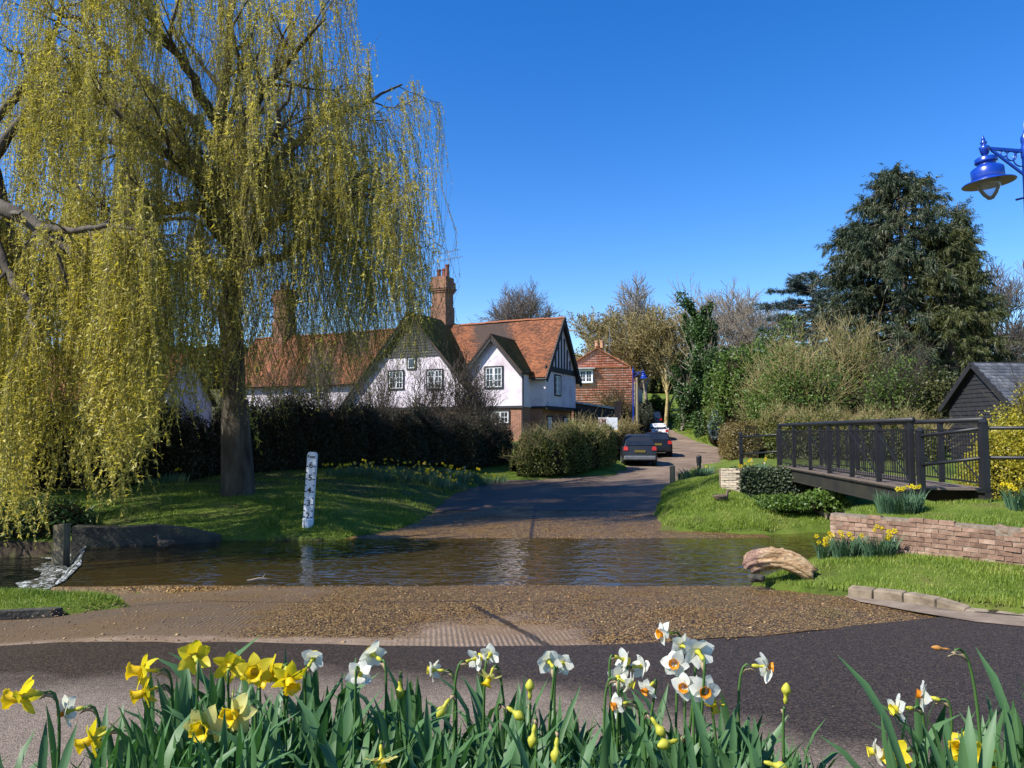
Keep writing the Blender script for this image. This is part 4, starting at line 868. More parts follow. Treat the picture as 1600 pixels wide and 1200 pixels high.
def shrub(name, label, base, rad, nleaf, lsz, mat, twigs=None, ntw=0, lobes=40, cat='shrub', core=.62, group=None, coremat=None, twlen=None, tw=.006):
    "leafy shrub: leaves on lobes, a dark leafy heart and twigs sticking out"
    base = np.asarray(base, float); root = tree_root(name, base, label, cat, group); parts = []; c = base+np.array([0, 0, rad[2]*.72])
    if nleaf:
        p, d = clump_points(nleaf, c, rad, lobes); k = p[:, 2] > base[2]-.2; p, d = p[k], d[k]
        v, f = needle_tris(p, norm(d*.5+rnd_dirs(len(p))+np.array([0, 0, -.25])), lsz*rng.uniform(.6, 1.35, len(p)), lsz*.36); o = link('foliage', np_mesh('foliage', v, f, mat), root); o['kind'] = 'stuff'; parts.append(o)
    if core:
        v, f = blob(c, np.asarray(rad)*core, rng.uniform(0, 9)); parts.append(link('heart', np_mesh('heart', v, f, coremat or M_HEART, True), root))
    if ntw:
        wd = Wood(); m = max(ntw//40, 5); a = rng.uniform(0, 6.28, m); el = rng.uniform(.35, 1.0, m)
        d0 = np.stack([np.cos(a)*np.cos(el*1.4), np.sin(a)*np.cos(el*1.4), np.sin(el*1.4)], -1)
        st = np.linspace(0, 1, 8)[None, :, None]; q = base+d0[:, None, :]*st*np.asarray(rad)*np.array([.9, .9, 1.5])+np.cumsum(rng.normal(0, .05, (m, 8, 3)), 1); r = np.linspace(.03, .01, 8)[None]*np.ones((m, 1))
        wd.add(q, np.maximum(r, tw), 3); L2, R2 = grow(q, r, 8, .25, 1, 34, (twlen or rad[2]*.55), 5, .35, .14, .7, .4); wd.add(L2, np.maximum(R2, tw), 3)
        L3, R3 = grow(L2, R2, 4, .2, 1, 38, (twlen or rad[2]*.55)*.5, 3, .2, .16, .7, .4); wd.add(L3, np.maximum(R3, tw*.8), 3)
        parts.append(wd.build('stem', twigs or M_TWIGD, root))
    rebase(parts, base); return root
def hedge(name, label, pts, w, h0, h1, nleaf, lsz, mat, cat='hedge', group=None, twigs=0, twmat=None, lump=.14):
    "clipped or loose hedge along a plan line: leaves on an uneven shell over a dark inside"
    p = np.asarray(pts, float); s = np.concatenate([[0], np.cumsum(np.linalg.norm(np.diff(p, axis=0), axis=1))]); S = s[-1]
    base = np.array([p[0, 0], p[0, 1], H1(p[0, 0], p[0, 1])]); root = tree_root(name, base, label, cat, group)
    at = lambda u: np.stack([np.interp(u, s, p[:, 0]), np.interp(u, s, p[:, 1])], -1)
    def surf(u, a, sc=1.0):   # a: 0..pi across the section
        c = at(u); t = norm(at(np.minimum(u+.05, S))-at(np.maximum(u-.05, 0))); nrm = np.stack([t[:, 1], -t[:, 0]], -1)
        h = np.interp(u/S, [0, 1], [h0, h1]) if not isinstance(h0, (list, tuple)) else np.interp(u/S, h1, h0)
        ca, sa = np.cos(a), np.sin(a); e = .45
        off = np.sign(ca)*np.abs(ca)**e*w/2; hh = np.abs(sa)**e*h
        k = sc*(1+lump*(np.sin(u*2.3+3*ca)+np.sin(u*4.7+sa*4+1)+.7*np.sin(u*9.1+a*5))/2)
        ends = np.clip(np.minimum(u, S-u)/(w*.45), 0, 1)**.5; off *= .25+.75*ends; hh *= .35+.65*ends
        x = c[:, 0]+nrm[:, 0]*off*k; y = c[:, 1]+nrm[:, 1]*off*k
        return np.stack([x, y, HZ(c[:, 0], c[:, 1])-.08+hh*k], -1)
    u = rng.uniform(0, S, nleaf); a = rng.uniform(0, np.pi, nleaf); a1 = np.arcsin(np.clip(rng.uniform(0, 1, nleaf), 0, 1)**(1/.45)); a = np.where(rng.uniform(0, 1, nleaf) < .62, np.where(rng.uniform(0, 1, nleaf) < .62, np.pi-a1, a1), a); q = surf(u, a, rng.uniform(.88, 1.06, nleaf))+rng.normal(0, lsz*.35, (nleaf, 3))
    v, f = needle_tris(q, norm(rnd_dirs(nleaf)+np.array([0, 0, .1])), lsz*1.15*rng.uniform(.6, 1.3, nleaf), lsz*.36); o = link('foliage', np_mesh('foliage', v, f, mat), root); o['kind'] = 'stuff'; parts = [o]
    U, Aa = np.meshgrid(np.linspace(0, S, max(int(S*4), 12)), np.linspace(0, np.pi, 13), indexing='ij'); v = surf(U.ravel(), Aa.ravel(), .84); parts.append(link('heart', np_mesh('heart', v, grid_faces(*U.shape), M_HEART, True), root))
    if twigs:
        twigs = int(twigs*.62); u = rng.uniform(0, S, twigs); a = rng.uniform(.15, np.pi-.15, twigs); q0 = surf(u, a, .85); d = norm(np.stack([rng.normal(0, .5, twigs), rng.normal(-.2, .5, twigs), rng.uniform(.3, 1.4, twigs)], -1)); st = np.linspace(0, 1, 4)[None, :, None]
        twigs_ = twigs; q = q0[:, None, :]+d[:, None, :]*st*rng.uniform(.25, .9, twigs)[:, None, None]+np.cumsum(rng.normal(0, .03, (twigs, 4, 3)), 1); wd = Wood(); r = np.linspace(.010, .004, 4)[None]*np.ones((twigs, 1)); wd.add(q, r, 3); L2, R2 = grow(q, r, 3, .3, 1, 40, .35, 3, .1, .2, .8, .5); wd.add(L2, R2, 3); parts.append(wd.build('stem', twmat or M_TWIGD, root))
    rebase(parts, base); return root

# hedges round the cottage garden
gx_ = lambda px, d: (P(px, 677, d)[0], d)
hedge('hedge', 'clipped green hedge between the ford lane and the cottage', [gx_(803, 31.3), gx_(850, 31.9), gx_(905, 33.2), gx_(936, 35.8)], 2.1, [1.5, 1.75, 1.72, 1.3], [0, .3, .75, 1], 26000, .075, M_HEDGE, twigs=900, twmat=M_TWIGY)
hedge('hedge', 'brownish beech hedge below the white signboard beside the parked car', [gx_(925, 37.2), gx_(955, 38.4), gx_(973, 40.5), gx_(985, 44)], 1.3, 1.55, 1.75, 16000, .07, M_BEECH, twigs=300, twmat=M_TWIGY)
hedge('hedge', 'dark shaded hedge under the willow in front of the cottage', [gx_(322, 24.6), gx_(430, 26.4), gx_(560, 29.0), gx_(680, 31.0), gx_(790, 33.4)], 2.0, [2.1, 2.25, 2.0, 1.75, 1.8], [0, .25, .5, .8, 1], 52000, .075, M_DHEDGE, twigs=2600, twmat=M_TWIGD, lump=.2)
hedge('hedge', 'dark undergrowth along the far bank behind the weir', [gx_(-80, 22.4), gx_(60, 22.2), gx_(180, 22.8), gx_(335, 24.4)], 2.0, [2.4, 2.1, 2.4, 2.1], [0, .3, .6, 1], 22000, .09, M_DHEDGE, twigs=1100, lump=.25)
hedge('ivy_bank', 'dark ivy and ferns crowding the weir pool wall', [(-22, 18.2), (-15, 17.9), (-11.6, 17.6), (-9.9, 17.9)], 1.2, [1.6, 1.3, .8, .6], [0, .5, .85, 1], 9000, .09, M_IVY, cat='ivy', lump=.25)
# bare shrubs against the cottage wall
for (px, d, h, wd_, lab) in ((590, 37, 3.3, 1.9, 'bare twiggy shrub in front of the smaller window of the wide cottage gable'), (655, 36.5, 3.4, 1.7, 'bare twiggy shrub below the middle of the wide cottage gable'), (720, 36.6, 4.0, 1.9, 'tall bare shrub where the two cottage gables meet'), (745, 38, 3.3, 1.3, 'slender bare shrub under the small cottage gable'), (510, 39.5, 3.6, 1.8, 'bare twiggy shrub hiding the low end of the wide gable roof'), (440, 40, 3.4, 1.8, 'bare twiggy shrub in front of the tiled wing beside the willow trunk')):
    g_ = gnd(px, d); shrub('bare_shrub', lab, g_, (wd_, 1.2, h*.72), 1800 if px == 720 else 500, .07, M_DHEDGE, M_TWIGD, 820, core=0, twlen=1.15, tw=.0085)
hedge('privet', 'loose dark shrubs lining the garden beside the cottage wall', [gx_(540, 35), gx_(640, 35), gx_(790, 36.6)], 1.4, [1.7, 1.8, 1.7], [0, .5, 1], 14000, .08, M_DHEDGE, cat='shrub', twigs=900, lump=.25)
shrub('garden_shrub', 'reddish brown twiggy shrub in front of the tile-hung house', gnd(962, 50), (1.7, 1.2, 2.2), 5500, .10, M_BEECH, M_TWIGD, 500, core=.5, tw=.01)
hedge('dark_hedge', 'dark hedge behind the lamp post and the parked cars', [gx_(985, 50), gx_(995, 60), gx_(1008, 72), gx_(1005, 82)], 1.6, 2.2, 2.6, 12000, .12, M_DHEDGE)
# right of the lane
hedge('lane_hedge', 'green hedge along the top of the lane verge', [gx_(1074, 95), gx_(1090, 84), gx_(1110, 70), gx_(1140, 58), gx_(1160, 50)], 2.2, [4.0, 3.6, 3.3, 2.8, 2.4], [0, .3, .5, .8, 1], 26000, .15, M_HEDGE, lump=.2, twigs=900, twmat=M_TWIGY)
hedge('clipped_hedge', 'short brown hedge at the lane corner beside the bridge fence', [gx_(1142, 48), gx_(1150, 41), gx_(1165, 36), gx_(1190, 33.5)], 1.5, 1.9, 1.7, 14000, .085, M_BEECH, lump=.1)
hedge('field_hedge', 'tangled hedge of ivy and brambles behind the footbridge', [gx_(1185, 34.5), gx_(1260, 33), gx_(1360, 31.5), gx_(1470, 29.5)], 2.0, [2.2, 1.9, 1.7, 1.7], [0, .3, .7, 1], 22000, .095, M_HEDGE, twigs=1900, twmat=M_TWIGY, lump=.22)
def ivy_tree(label, base, H, n=24000):
    base = np.asarray(base, float); root = tree_root('ivy_clad_tree', base, label); parts = []; wd = Wood(); q, r = limb([base, base+np.array([.2, 0, H*.5]), base+np.array([0, 0, H*.9])], .3, .08, 10, .05); wd.add(q[None], r[None], 6)
    L2, R2 = grow(q[None], r[None], 20, .25, .98, 48, H*.33, 8, .5, .1, .6, .3, .3, .3); wd.add(L2, np.maximum(R2, .03), 4); L3, R3 = grow(L2, R2, 6, .4, 1, 35, H*.15, 5, .3, .14); wd.add(L3, np.maximum(R3, .02), 3); parts.append(wd.build('trunk', M_TWIG, root))
    al = np.concatenate([np.repeat(q[None], 6, 0)[:, :8], L2]) if q.shape[0] == 8 else L2
    c1, _ = along(L2, int(n*.72), 0, .92); c2, _ = along(q[None], n-int(n*.72), .02, .95); c = np.concatenate([c1, c2]); sp = np.concatenate([np.full(len(c1), .34), np.full(len(c2), .55)])
    c = c+rnd_dirs(n)*(sp*rng.uniform(.5, 1.3, n)*(1+.5*np.sin(c[:, 2]*2.3)))[:, None]; v, f = leaf_tris(c, norm(rnd_dirs(n)+np.array([0, 0, -.5])), .20*rng.uniform(.6, 1.3, n), .075); o = link('ivy', np_mesh('ivy', v, f, M_IVY), root); o['kind'] = 'stuff'; parts.append(o); rebase(parts, base)
ivy_tree('tall tree thickly clad in dark ivy above the lane', gnd(1095, 64), 11.5)
ivy_tree('smaller ivy-covered trunk where the lane bends', gnd(1066, 72), 8.0, 9000)
shrub('evergreen_bush', 'rounded bright green bush on the bank above the bridge end', gnd(1165, 46), (2.3, 1.8, 4.0), 20000, .16, M_LAUREL, M_TWIGD, 200, 46)
shrub('evergreen_bush', 'green bush below the blue cedar', gnd(1225, 52), (2.6, 2.0, 5.2), 15000, .19, M_LAUREL, M_TWIG, 300, 46)
shrub('evergreen_bush', 'dark green bush in the hedge at the top of the lane', gnd(1030, 78), (1.6, 1.2, 2.2), 6000, .16, M_LAUREL, None, 0, 24)
shrub('blue_conifer', 'low blue grey juniper drooping over the lane hedge', gnd(1132, 50), (1.4, 1.2, 2.0), 9000, .17, M_CEDAR, M_TWIG, 120, 30)
for (px, d, rx, h, nl, lab) in ((1255, 37, 2.6, 3.6, 7000, 'large straw-coloured twiggy shrub behind the far end of the footbridge'), (1335, 39, 2.7, 4.2, 8000, 'tall tangled twiggy shrub in front of the big conifer'), (1410, 36, 2.2, 2.9, 6500, 'twiggy shrub with green undergrowth between conifer and barn'), (1210, 40, 1.8, 3.0, 6000, 'twiggy shrub beside the rounded green bush')):
    shrub('twiggy_shrub', lab, gnd(px, d), (rx, 1.8, h), int(nl*1.6), .11, M_LAUREL if px in (1255, 1410, 1210) else M_HEDGE, M_TWIGY if px != 1410 else M_TWIGD, 1500, 50, core=.45, twlen=1.5, tw=.0085)
shrub('golden_shrub', 'golden yellow leafed shrub behind the bridge fence', gnd(1588, 17.8), (1.3, 1.2, 1.95), 30000, .062, M_YELLOW, M_TWIGD, 150, 60, core=.55)
shrub('golden_shrub', 'upper golden shrub growing against the barn roof', gnd(1625, 20), (1.5, 1.2, 2.6), 16000, .075, M_YELLOW, M_TWIGD, 120, 50, core=.55)
# conifers
def conifer(name, label, base, H, Rb, mat, nb, per, lsz, droop=.35, top=.02, bare=.10, ragged=.35, shape=.75, lift=.0, flat=False, trunk=.45, seedside=0):
    base = np.asarray(base, float); root = tree_root(name, base, label); wd = Wood(); q, r = limb([base, base+np.array([.1, 0, H*.5]), base+np.array([0, 0, H])], trunk, .03, 16, .02); wd.add(q[None], r[None], 7)
    t = np.sort(rng.uniform(bare, 1-top, nb)**.92); a = np.arange(nb)*2.399+rng.normal(0, .4, nb); L = Rb*(1-t)**shape*rng.uniform(1-ragged, 1.12, nb)+.25
    k = 9; s = np.linspace(0, 1, k)[None, :]; z = base[2]+t[:, None]*H+L[:, None]*(lift*s-droop*s**1.2+.30*droop*s**3.2)
    x = base[0]+np.cos(a)[:, None]*L[:, None]*s; y = base[1]+np.sin(a)[:, None]*L[:, None]*s
    B = np.stack([x, y, z], -1); B[:, 1:] += np.cumsum(rng.normal(0, .05, (nb, k-1, 3)), 1); rr = (.02+.012*L)[:, None]*np.linspace(1, .2, k); wd.add(B, rr, 4); parts = [wd.build('trunk', M_TWIGD if trunk < .4 else M_TWIGR, root)]
    # side sprays along the outer part of each bough
    L2, R2 = grow(B, rr, per, .28, 1.0, 52, 1.0, 5, 0 if flat else -.45, .1, .5, .4, .4, .3)
    if flat: L2[..., 2] = L2[:, :1, 2]+(L2[..., 2]-L2[:, :1, 2])*.25
    m = len(L2); c, d = along(L2, m*26, .0, 1.0); c2, d2 = along(B, nb*per*7, .3, 1.0); c, d = np.concatenate([c, c2]), np.concatenate([d, d2]); n = len(c)
    dd = norm(d*.7+rnd_dirs(n)*.65+np.array([0, 0, .12 if flat else -.55])); c = c+rng.normal(0, .05, c.shape)
    v, f = needle_tris(c, dd, lsz*.62*rng.uniform(.6, 1.4, n), lsz*.062); o = link('crown', np_mesh('crown', v, f, mat), root); o['kind'] = 'stuff'; parts.append(o); rebase(parts, base)
g_ = gnd(1418, 45); conifer('spruce', 'tallest conifer, a big dark spruce with gaps showing its trunk', g_, 18.9-g_[2]+.2, 6.8, M_SPRUCE, 170, 22, .42, .32, .01, .10,   .40, .54)
g_ = gnd(1352, 47); conifer('spruce', 'dark spruce on the lower shoulder of the big conifer', g_, 16.2-g_[2], 5.2, M_SPRUCE, 110, 18, .40, .3, .02, .12, .45, .5)
g_ = gnd(1490, 43); conifer('spruce', 'dense brownish green conifer beside the tall spruce, nearest the barn', g_, 14.6-g_[2], 4.3, M_FIR, 130, 24, .36, .5, .02, .04, .25, .55)
g_ = gnd(1510, 47); conifer('spruce', 'slim dark conifer half hidden behind the dense one', g_, 17.2-g_[2], 2.9, M_SPRUCE, 80, 18, .38, .4, .02, .1, .4, .7)
g_ = gnd(1275, 60); conifer('cedar', 'blue grey cedar with level spreading boughs', g_, 15.2-g_[2], 6.3, M_CEDAR, 96, 26, .42, .05, .03, .35, .5, .35, .10, True)
shrub('evergreen_bush', 'dark yew-like bush at the foot of the conifers beside the barn', gnd(1455, 35.5), (2.0, 1.6, 2.7), 13000, .13, M_FIR, None, 0, 40)
# distant wooded skyline
hedge('distant_wood', 'far belt of dull woodland closing the valley', [(-120, 130), (-40, 122), (20, 126), (60, 112), (120, 100)], 8, [7, 7, 6, 6, 7], [0, .3, .55, .75, 1], 24000, .5, M_HEDGE, cat='woodland', lump=.25)
# ================================================================ WALLS, BRIDGE, STREET FURNITURE, CARS, ANIMALS
v_ = Vector
M_WALLB = pbr('weathered_wall_bricks', [(.085, .048, .032), (.19, .110, .072), (.30, .19, .13), (.44, .34, .25)], .92, 9, 6, .8, 60, .01, island=-.5, co='pos')
M_PALEB = pbr('pale_pier_bricks', [(.46, .34, .22), (.66, .53, .37), (.74, .63, .47)], .92, 9, 6, .8, 60, .01, island=-.5, co='pos')
M_MORTAR = pbr('lime_mortar', [(.13, .095, .065), (.27, .215, .16)], .95, 14, 5, .5, 60, .01)
M_CONC = pbr('weathered_concrete', [(.11, .082, .05), (.21, .165, .11), (.30, .24, .17)], .93, 4, 6, .6, 45, .01, co='pos')
M_DARKSTONE = pbr('wet_dark_stone', [(.018, .016, .011), (.050, .045, .032), (.08, .085, .04)], .7, 2.5, 6, .8, 20, .03, co='pos')
M_RAIL = pbr('satin_black_rail_paint', [(.007, .007, .008), (.016, .016, .018)], .5, 3, 4, .15, 40)
M_DECK = pbr('weathered_deck_boards', [(.10, .075, .055), (.20, .155, .12)], .9, 6, 5, .5, 30)
M_STEEL = pbr('dark_bridge_steel', [(.009, .009, .008), (.030, .027, .016)], .7, 2, 5, .3, 20)
M_OLDWOOD = pbr('grey_green_post_wood', [(.075, .060, .032), (.17, .14, .08), (.24, .20, .12)], .92, 5, 6, .8, 30, .01, stretch=(3, 3, .5))
M_BLUE = pbr('glossy_blue_lamp_paint', [(.004, .030, .25), (.006, .050, .36)], .3, 14, 5, coat=.25)
M_DISH = pbr('grey_lamp_dish', [(.24, .21, .17), (.36, .32, .27)], .6, 6)
M_INK = pbr('black_ink', [(.008, .008, .009)], .5)
M_GAUGE = pbr('white_gauge_paint', [(.52, .53, .52), (.76, .77, .77), (.80, .81, .81)], .6, 9, 6, .15, 40, stretch=(1, 1, .4))
def brick_mesh(i, L=.215, Dp=.10, Hh=.065):
    r = np.random.default_rng(i); c = np.array([[x, y, z] for z in (0, Hh) for (x, y) in ((0, 0), (L, 0), (L, Dp), (0, Dp))])+r.normal(0, .0035, (8, 3))
    m = MB(); m.hexa(c); return m.mesh('brick', M_WALLB)
def brick_wall_thing(name, label, a, b, z0, courses, brickmat, skip=None, thick=.21, cat='wall'):
    a, b = np.array(a), np.array(b); L = np.linalg.norm(b-a); ang = math.atan2(b[1]-a[1], b[0]-a[0])
    root = empty(name, (a[0], a[1], z0), ang, label, cat)
    m = MB(); m.box(.01, L-.01, .012, thick, -.3, courses*.075-.03); m.build('mortar', M_MORTAR, root)
    ms = [brick_mesh(50+i) for i in range(6)]
    for q in ms: q.materials[0] = brickmat
    hs_ = [brick_mesh(70+i, .10) for i in range(3)]
    for q in hs_: q.materials[0] = brickmat
    for c in range(courses):
        x = 0 if c % 2 == 0 else -.1125; k = 0
        while x < L-.09:
            half = x < 0; xx = max(x, 0); fit = xx+(.10 if half else .215) <= L+.02
            if (skip is None or not skip(c, xx, L)) and fit:
                o = link('brick', random.choice(hs_ if half else ms), root, (xx, rng.normal(0, .005), c*.075+rng.normal(0, .002)+.01*math.sin(xx*1.1))); o.rotation_euler = (rng.normal(0, .012), rng.normal(0, .010), rng.normal(0, .012))
            x += .225; k += 1
    return root
top_gap = lambda c, x, L: (c == 8 and rng.uniform() < .30) or (c == 8 and 2.3 < x < 2.9) or (c == 7 and 2.5 < x < 2.7)
brick_wall_thing('brick_wall', 'weathered pink brick retaining wall with grass above and below', (5.64, 13.42), (8.7, 9.78), .44, 9, M_WALLB, top_gap)
M_DARKEARTH = pbr('crumbling_earth', [(.10, .065, .04), (.24, .165, .11), (.32, .25, .18)], .95, 8, 6, 1.0, 30, .03)
# concrete repair lumps where the wall top has broken away
def lump(name, label, c, r, mat, seed, cat, flat=.6, parent=None):
    v, f = blob((0, 0, 0), (r, r*.8, r*flat), seed, 10); o = link(name, np_mesh(name, v, f, mat, True), parent, tuple(c)); 
    return tag(o, label, cat)
lump('concrete_lump', 'lump of bare earth and mortar where the brick wall top has crumbled', (7.50, 11.50, 1.02), .2, M_DARKEARTH, 3, 'lump', .4)
# far abutment of the bridge: pale brick pier, ivy block, sloping wing wall
brick_wall_thing('brick_pier', 'pale brick pier beside the ivy at the far bridge end', (6.50, 23.35), (7.12, 23.30), .30, 15, M_PALEB, None, .45, 'pier')
ab = empty('bridge_abutment', (7.15, 23.4, .2), 0, 'brick bridge abutment smothered in dark ivy', 'abutment')
m = MB(); m.box(0, 2.3, .0, 1.2, -.4, 1.10); m.build('wall', M_PALEB, ab)
n = 9000; q = np.stack([rng.uniform(-.12, 2.15, n), rng.uniform(-.18, .05, n), rng.uniform(0, 1, n)], -1); q[:, 2] = q[:, 2]*(1.18-.05)+.02+.06*np.sin(q[:, 0]*7); bul = .22*np.sin(np.pi*np.clip(q[:, 0]/2.1, 0, 1))*np.sin(np.pi*np.clip(q[:, 2]/1.2, .05, 1)); q[:, 1] -= bul
q = np.concatenate([q, np.stack([rng.uniform(-.1, 2.2, 2500), rng.uniform(-.2, 1.0, 2500), 1.14+.05*rng.normal(size=2500)], -1)]); M_IVYG = leafmat('dusty_ivy_leaves', [(.018, .032, .014), (.040, .060, .026), (.075, .095, .05), (.13, .15, .10)], .12, .1, .4, 1.5, .75)
d = norm(rnd_dirs(len(q))+np.array([0, -.5, -.4])); v, f = leaf_tris(q, d, .085*rng.uniform(.6, 1.3, len(q)), .034); o = link('ivy', np_mesh('ivy', v, f, M_IVYG), ab); o['kind'] = 'stuff'
ww = MB(); a, b_ = P(1244, 772, 22.0), P(1292, 803, 19.6); ww.prism([a, b_, b_-np.array([0, 0, .9]), a-np.array([0, 0, 1.2])], (.35, .22, 0)); o = ww.build('wing_wall', M_CONC); tag(o, 'sloping concrete wing wall below the bridge beside the ivy', 'wall')
# plants at the foot of the ivy
shrub('bank_plant', 'low bright green leafy plants under the ivy at the water edge', np.array([7.35, 20.6, H1(7.35, 20.6)]), (1.15, .9, .32), 5200, .085, M_LAUREL, None, 0, 30, core=.4, cat='plant')
shrub('bank_plant', 'trailing brambles on the river bank under the bridge end', np.array([8.2, 20.0, H1(8.2, 20.0)]), (.9, .8, .45), 3800, .085, M_LAUREL, None, 0, 24, core=.4, cat='plant')
m = MB(); m.prism([(0, 0, -1.4), (0, 0, .26), (.7, .22, .20), (1.5, .46, .22), (2.2, .68, .12), (2.9, .9, -.08), (2.9, .9, -1.4)], (-.12, .42, 0)); o = m.build('retaining_wall', M_DARKSTONE, None, False, (-9.62, 16.55, .20)); tag(o, 'low dark stone wall along the far bank by the weir', 'wall')
pr = MB(); c = P(95, 857, 16.0); pr.hexa([(-.14, -.10, -1.6), (.13, -.10, -1.6), (.13, .16, -1.6), (-.14, .16, -1.6), (-.12, -.09, .02), (.10, -.09, .06), (.10, .15, .05), (-.12, .15, .0)]); o = pr.build('weir_post', M_OLDWOOD, None, False, (c[0], 16.0, .55)); tag(o, 'mossy square post standing at the end of the weir', 'post')
# edge wall of the little grass strip
m = MB(); m.prism([(-12, 8.62, 0), (-6.4, 8.90, 0), (-5.5, 9.12, 0), (-5.42, 9.2, 0), (-5.5, 9.25, 0), (-6.4, 9.02, 0), (-12, 8.75, 0)][::-1], (0, 0, .40)); o = m.build('edging_wall', M_DARKSTONE); tag(o, 'low dark edging stone under the small grass strip near the weir', 'edging')
# kerb stones
kerb = bpy.data.objects.new('kerb', None); kerb.location = (0, 0, -.025); COL.objects.link(kerb); kerb['kind'] = 'structure'
kp = [G(1322, 916, .43), G(1362, 919, .46), G(1410, 925, .48), G(1460, 934, .50), G(1506, 948, .47), G(1548, 952, .47), G(1600, 958, .50), G(1660, 962, .5)]
for i in range(len(kp)-1):
    a, b_ = v_(kp[i]), v_(kp[i+1]); d = (b_-a); L = d.length; d.normalize(); r = d.cross(v_((0, 0, 1))).normalized(); m = MB(); j = [rng.normal(0, .008) for _ in range(8)]
    hh = .055 if i < 4 else .03
    q = lambda s, o_, z, k: a+d*s+r*(o_+j[k])+v_((0, 0, z+j[k]*.7)); m.hexa([q(.008, 0, -.25, 0), q(L-.008, 0, -.25, 1), q(L-.008, -.15, -.25, 2), q(.008, -.15, -.25, 3), q(.008, -.01, hh-.05, 4), q(L-.008, -.01, hh-.05, 5), q(L-.008, -.15, hh-.03, 6), q(.008, -.15, hh-.03, 7)])
    o = m.build('kerb_stone', M_CONC, kerb); b_ = o.modifiers.new('bevel', 'BEVEL'); b_.width = .022; b_.segments = 2

# ---------------------------------------------------------------- footbridge
N0, N1 = np.array([7.8, 14.6, 0]), np.array([8.86, 24.8, 0]); bd = (N1-N0); BL = np.linalg.norm(bd); bd /= BL; br = np.array([bd[1], -bd[0], 0]); up = np.array([0, 0, 1.])
DK = 1.45
bg_ = empty('footbridge', (N0[0], N0[1], DK), math.atan2(bd[1], bd[0]), 'black steel footbridge with barred railings crossing the stream', 'bridge')   # local x along the bridge, -y to its far side
WB = 1.25
pk = MB(); pk.box(0, .155, -WB-.05, .08, -.045, 0); pkm = pk.mesh('deck_plank', M_DECK)
for i in range(64): link('deck_plank', pkm, bg_, (i*.16+.0, 0, rng.normal(0, .002)))
for y0 in (.0, -WB): m = MB(); m.box(-.2, BL+.2, y0-.04, y0+.06, -.40, -.05); m.box(-.2, BL+.2, y0-.09, y0+.11, -.42, -.395); m.box(-.2, BL+.2, y0-.09, y0+.11, -.075, -.05); m.build('deck_beam', M_STEEL, bg_)
npost = 7; pm = MB(); pm.box(-.045, .045, -.045, .045, -.10, 1.26); pm.box(-.055, .055, -.055, .055, -.12, -.02); pmm = pm.mesh('railing_post', M_RAIL)
bal = MB(); bal.box(-.007, .007, -.007, .007, .10, 1.12); balm = bal.mesh('baluster', M_RAIL)
for y0 in (.02, -WB-.02):
    for i in range(npost): link('railing_post', pmm, bg_, (.05+i*(BL-.1)/(npost-1), y0, 0))
    m = MB(); m.tube([(-.08, y0, 1.31), (BL+.08, y0, 1.31)], .052, 10); m.build('handrail', M_RAIL, bg_, True)
    for z in (.09, 1.12): m = MB(); m.box(0, BL, y0-.014, y0+.014, z-.018, z+.018); m.build('railing_bar', M_RAIL, bg_)
    k = 0; x = .05
    while x < BL-.1:
        if min(abs(x-(.05+i*(BL-.1)/(npost-1))) for i in range(npost)) > .06: link('baluster', balm, bg_, (x, y0, 0))
        x += .118
    for i in range(npost-1):
        x0, x1 = .05+i*(BL-.1)/(npost-1), .05+(i+1)*(BL-.1)/(npost-1)
        if i in (0, 1, 3, 5): m = MB(); m.beam((x0, y0+.03, .12), (x1, y0+.03, 1.1), .022); m.build('brace', M_RAIL, bg_)
def two_rail(label, pts, heights, r=.032):
    p0 = pts[0]; root = empty('rail_fence', tuple(p0), 0, label, 'fence')
    for i, p in enumerate(pts):
        q = np.array(p)-np.array(p0); m = MB(); m.box(q[0]-.055, q[0]+.055, q[1]-.055, q[1]+.055, q[2]-.15, q[2]+heights[i]); m.lathe([(.078, 0), (.078, .03), (.03, .07), (0, .08)], (q[0], q[1], q[2]+heights[i]), 8); m.build('post', M_RAIL, root)
    for i in range(len(pts)-1):
        a, b_ = np.array(pts[i])-np.array(p0), np.array(pts[i+1])-np.array(p0)
        for f_ in (.91, .42): m = MB(); m.tube([a+up*heights[i]*f_, b_+up*heights[i+1]*f_], r, 8); m.build('rail', M_RAIL, root, True)
f0 = np.array([7.85, 14.45, 1.42]); f1 = P(1540, 755, 13.2); f2 = f1+np.array([2.2, -.35, .0]); f3 = f2+np.array([2.2, -.3, 0])
two_rail('black two-rail fence leading from the footbridge end past the golden shrub', [f0, f1, f2, f3], [1.12, 1.06, 1.06, 1.06])
g0 = P(1158, 712, 27.5); g1 = np.array([8.86, 24.95, 1.42]); g0[2] = H1(g0[0], g0[1]); two_rail('black two-rail fence at the lane end of the footbridge', [g0, g1], [2.5-(680-677)/1170*27.5-g0[2]+.05, 1.14])

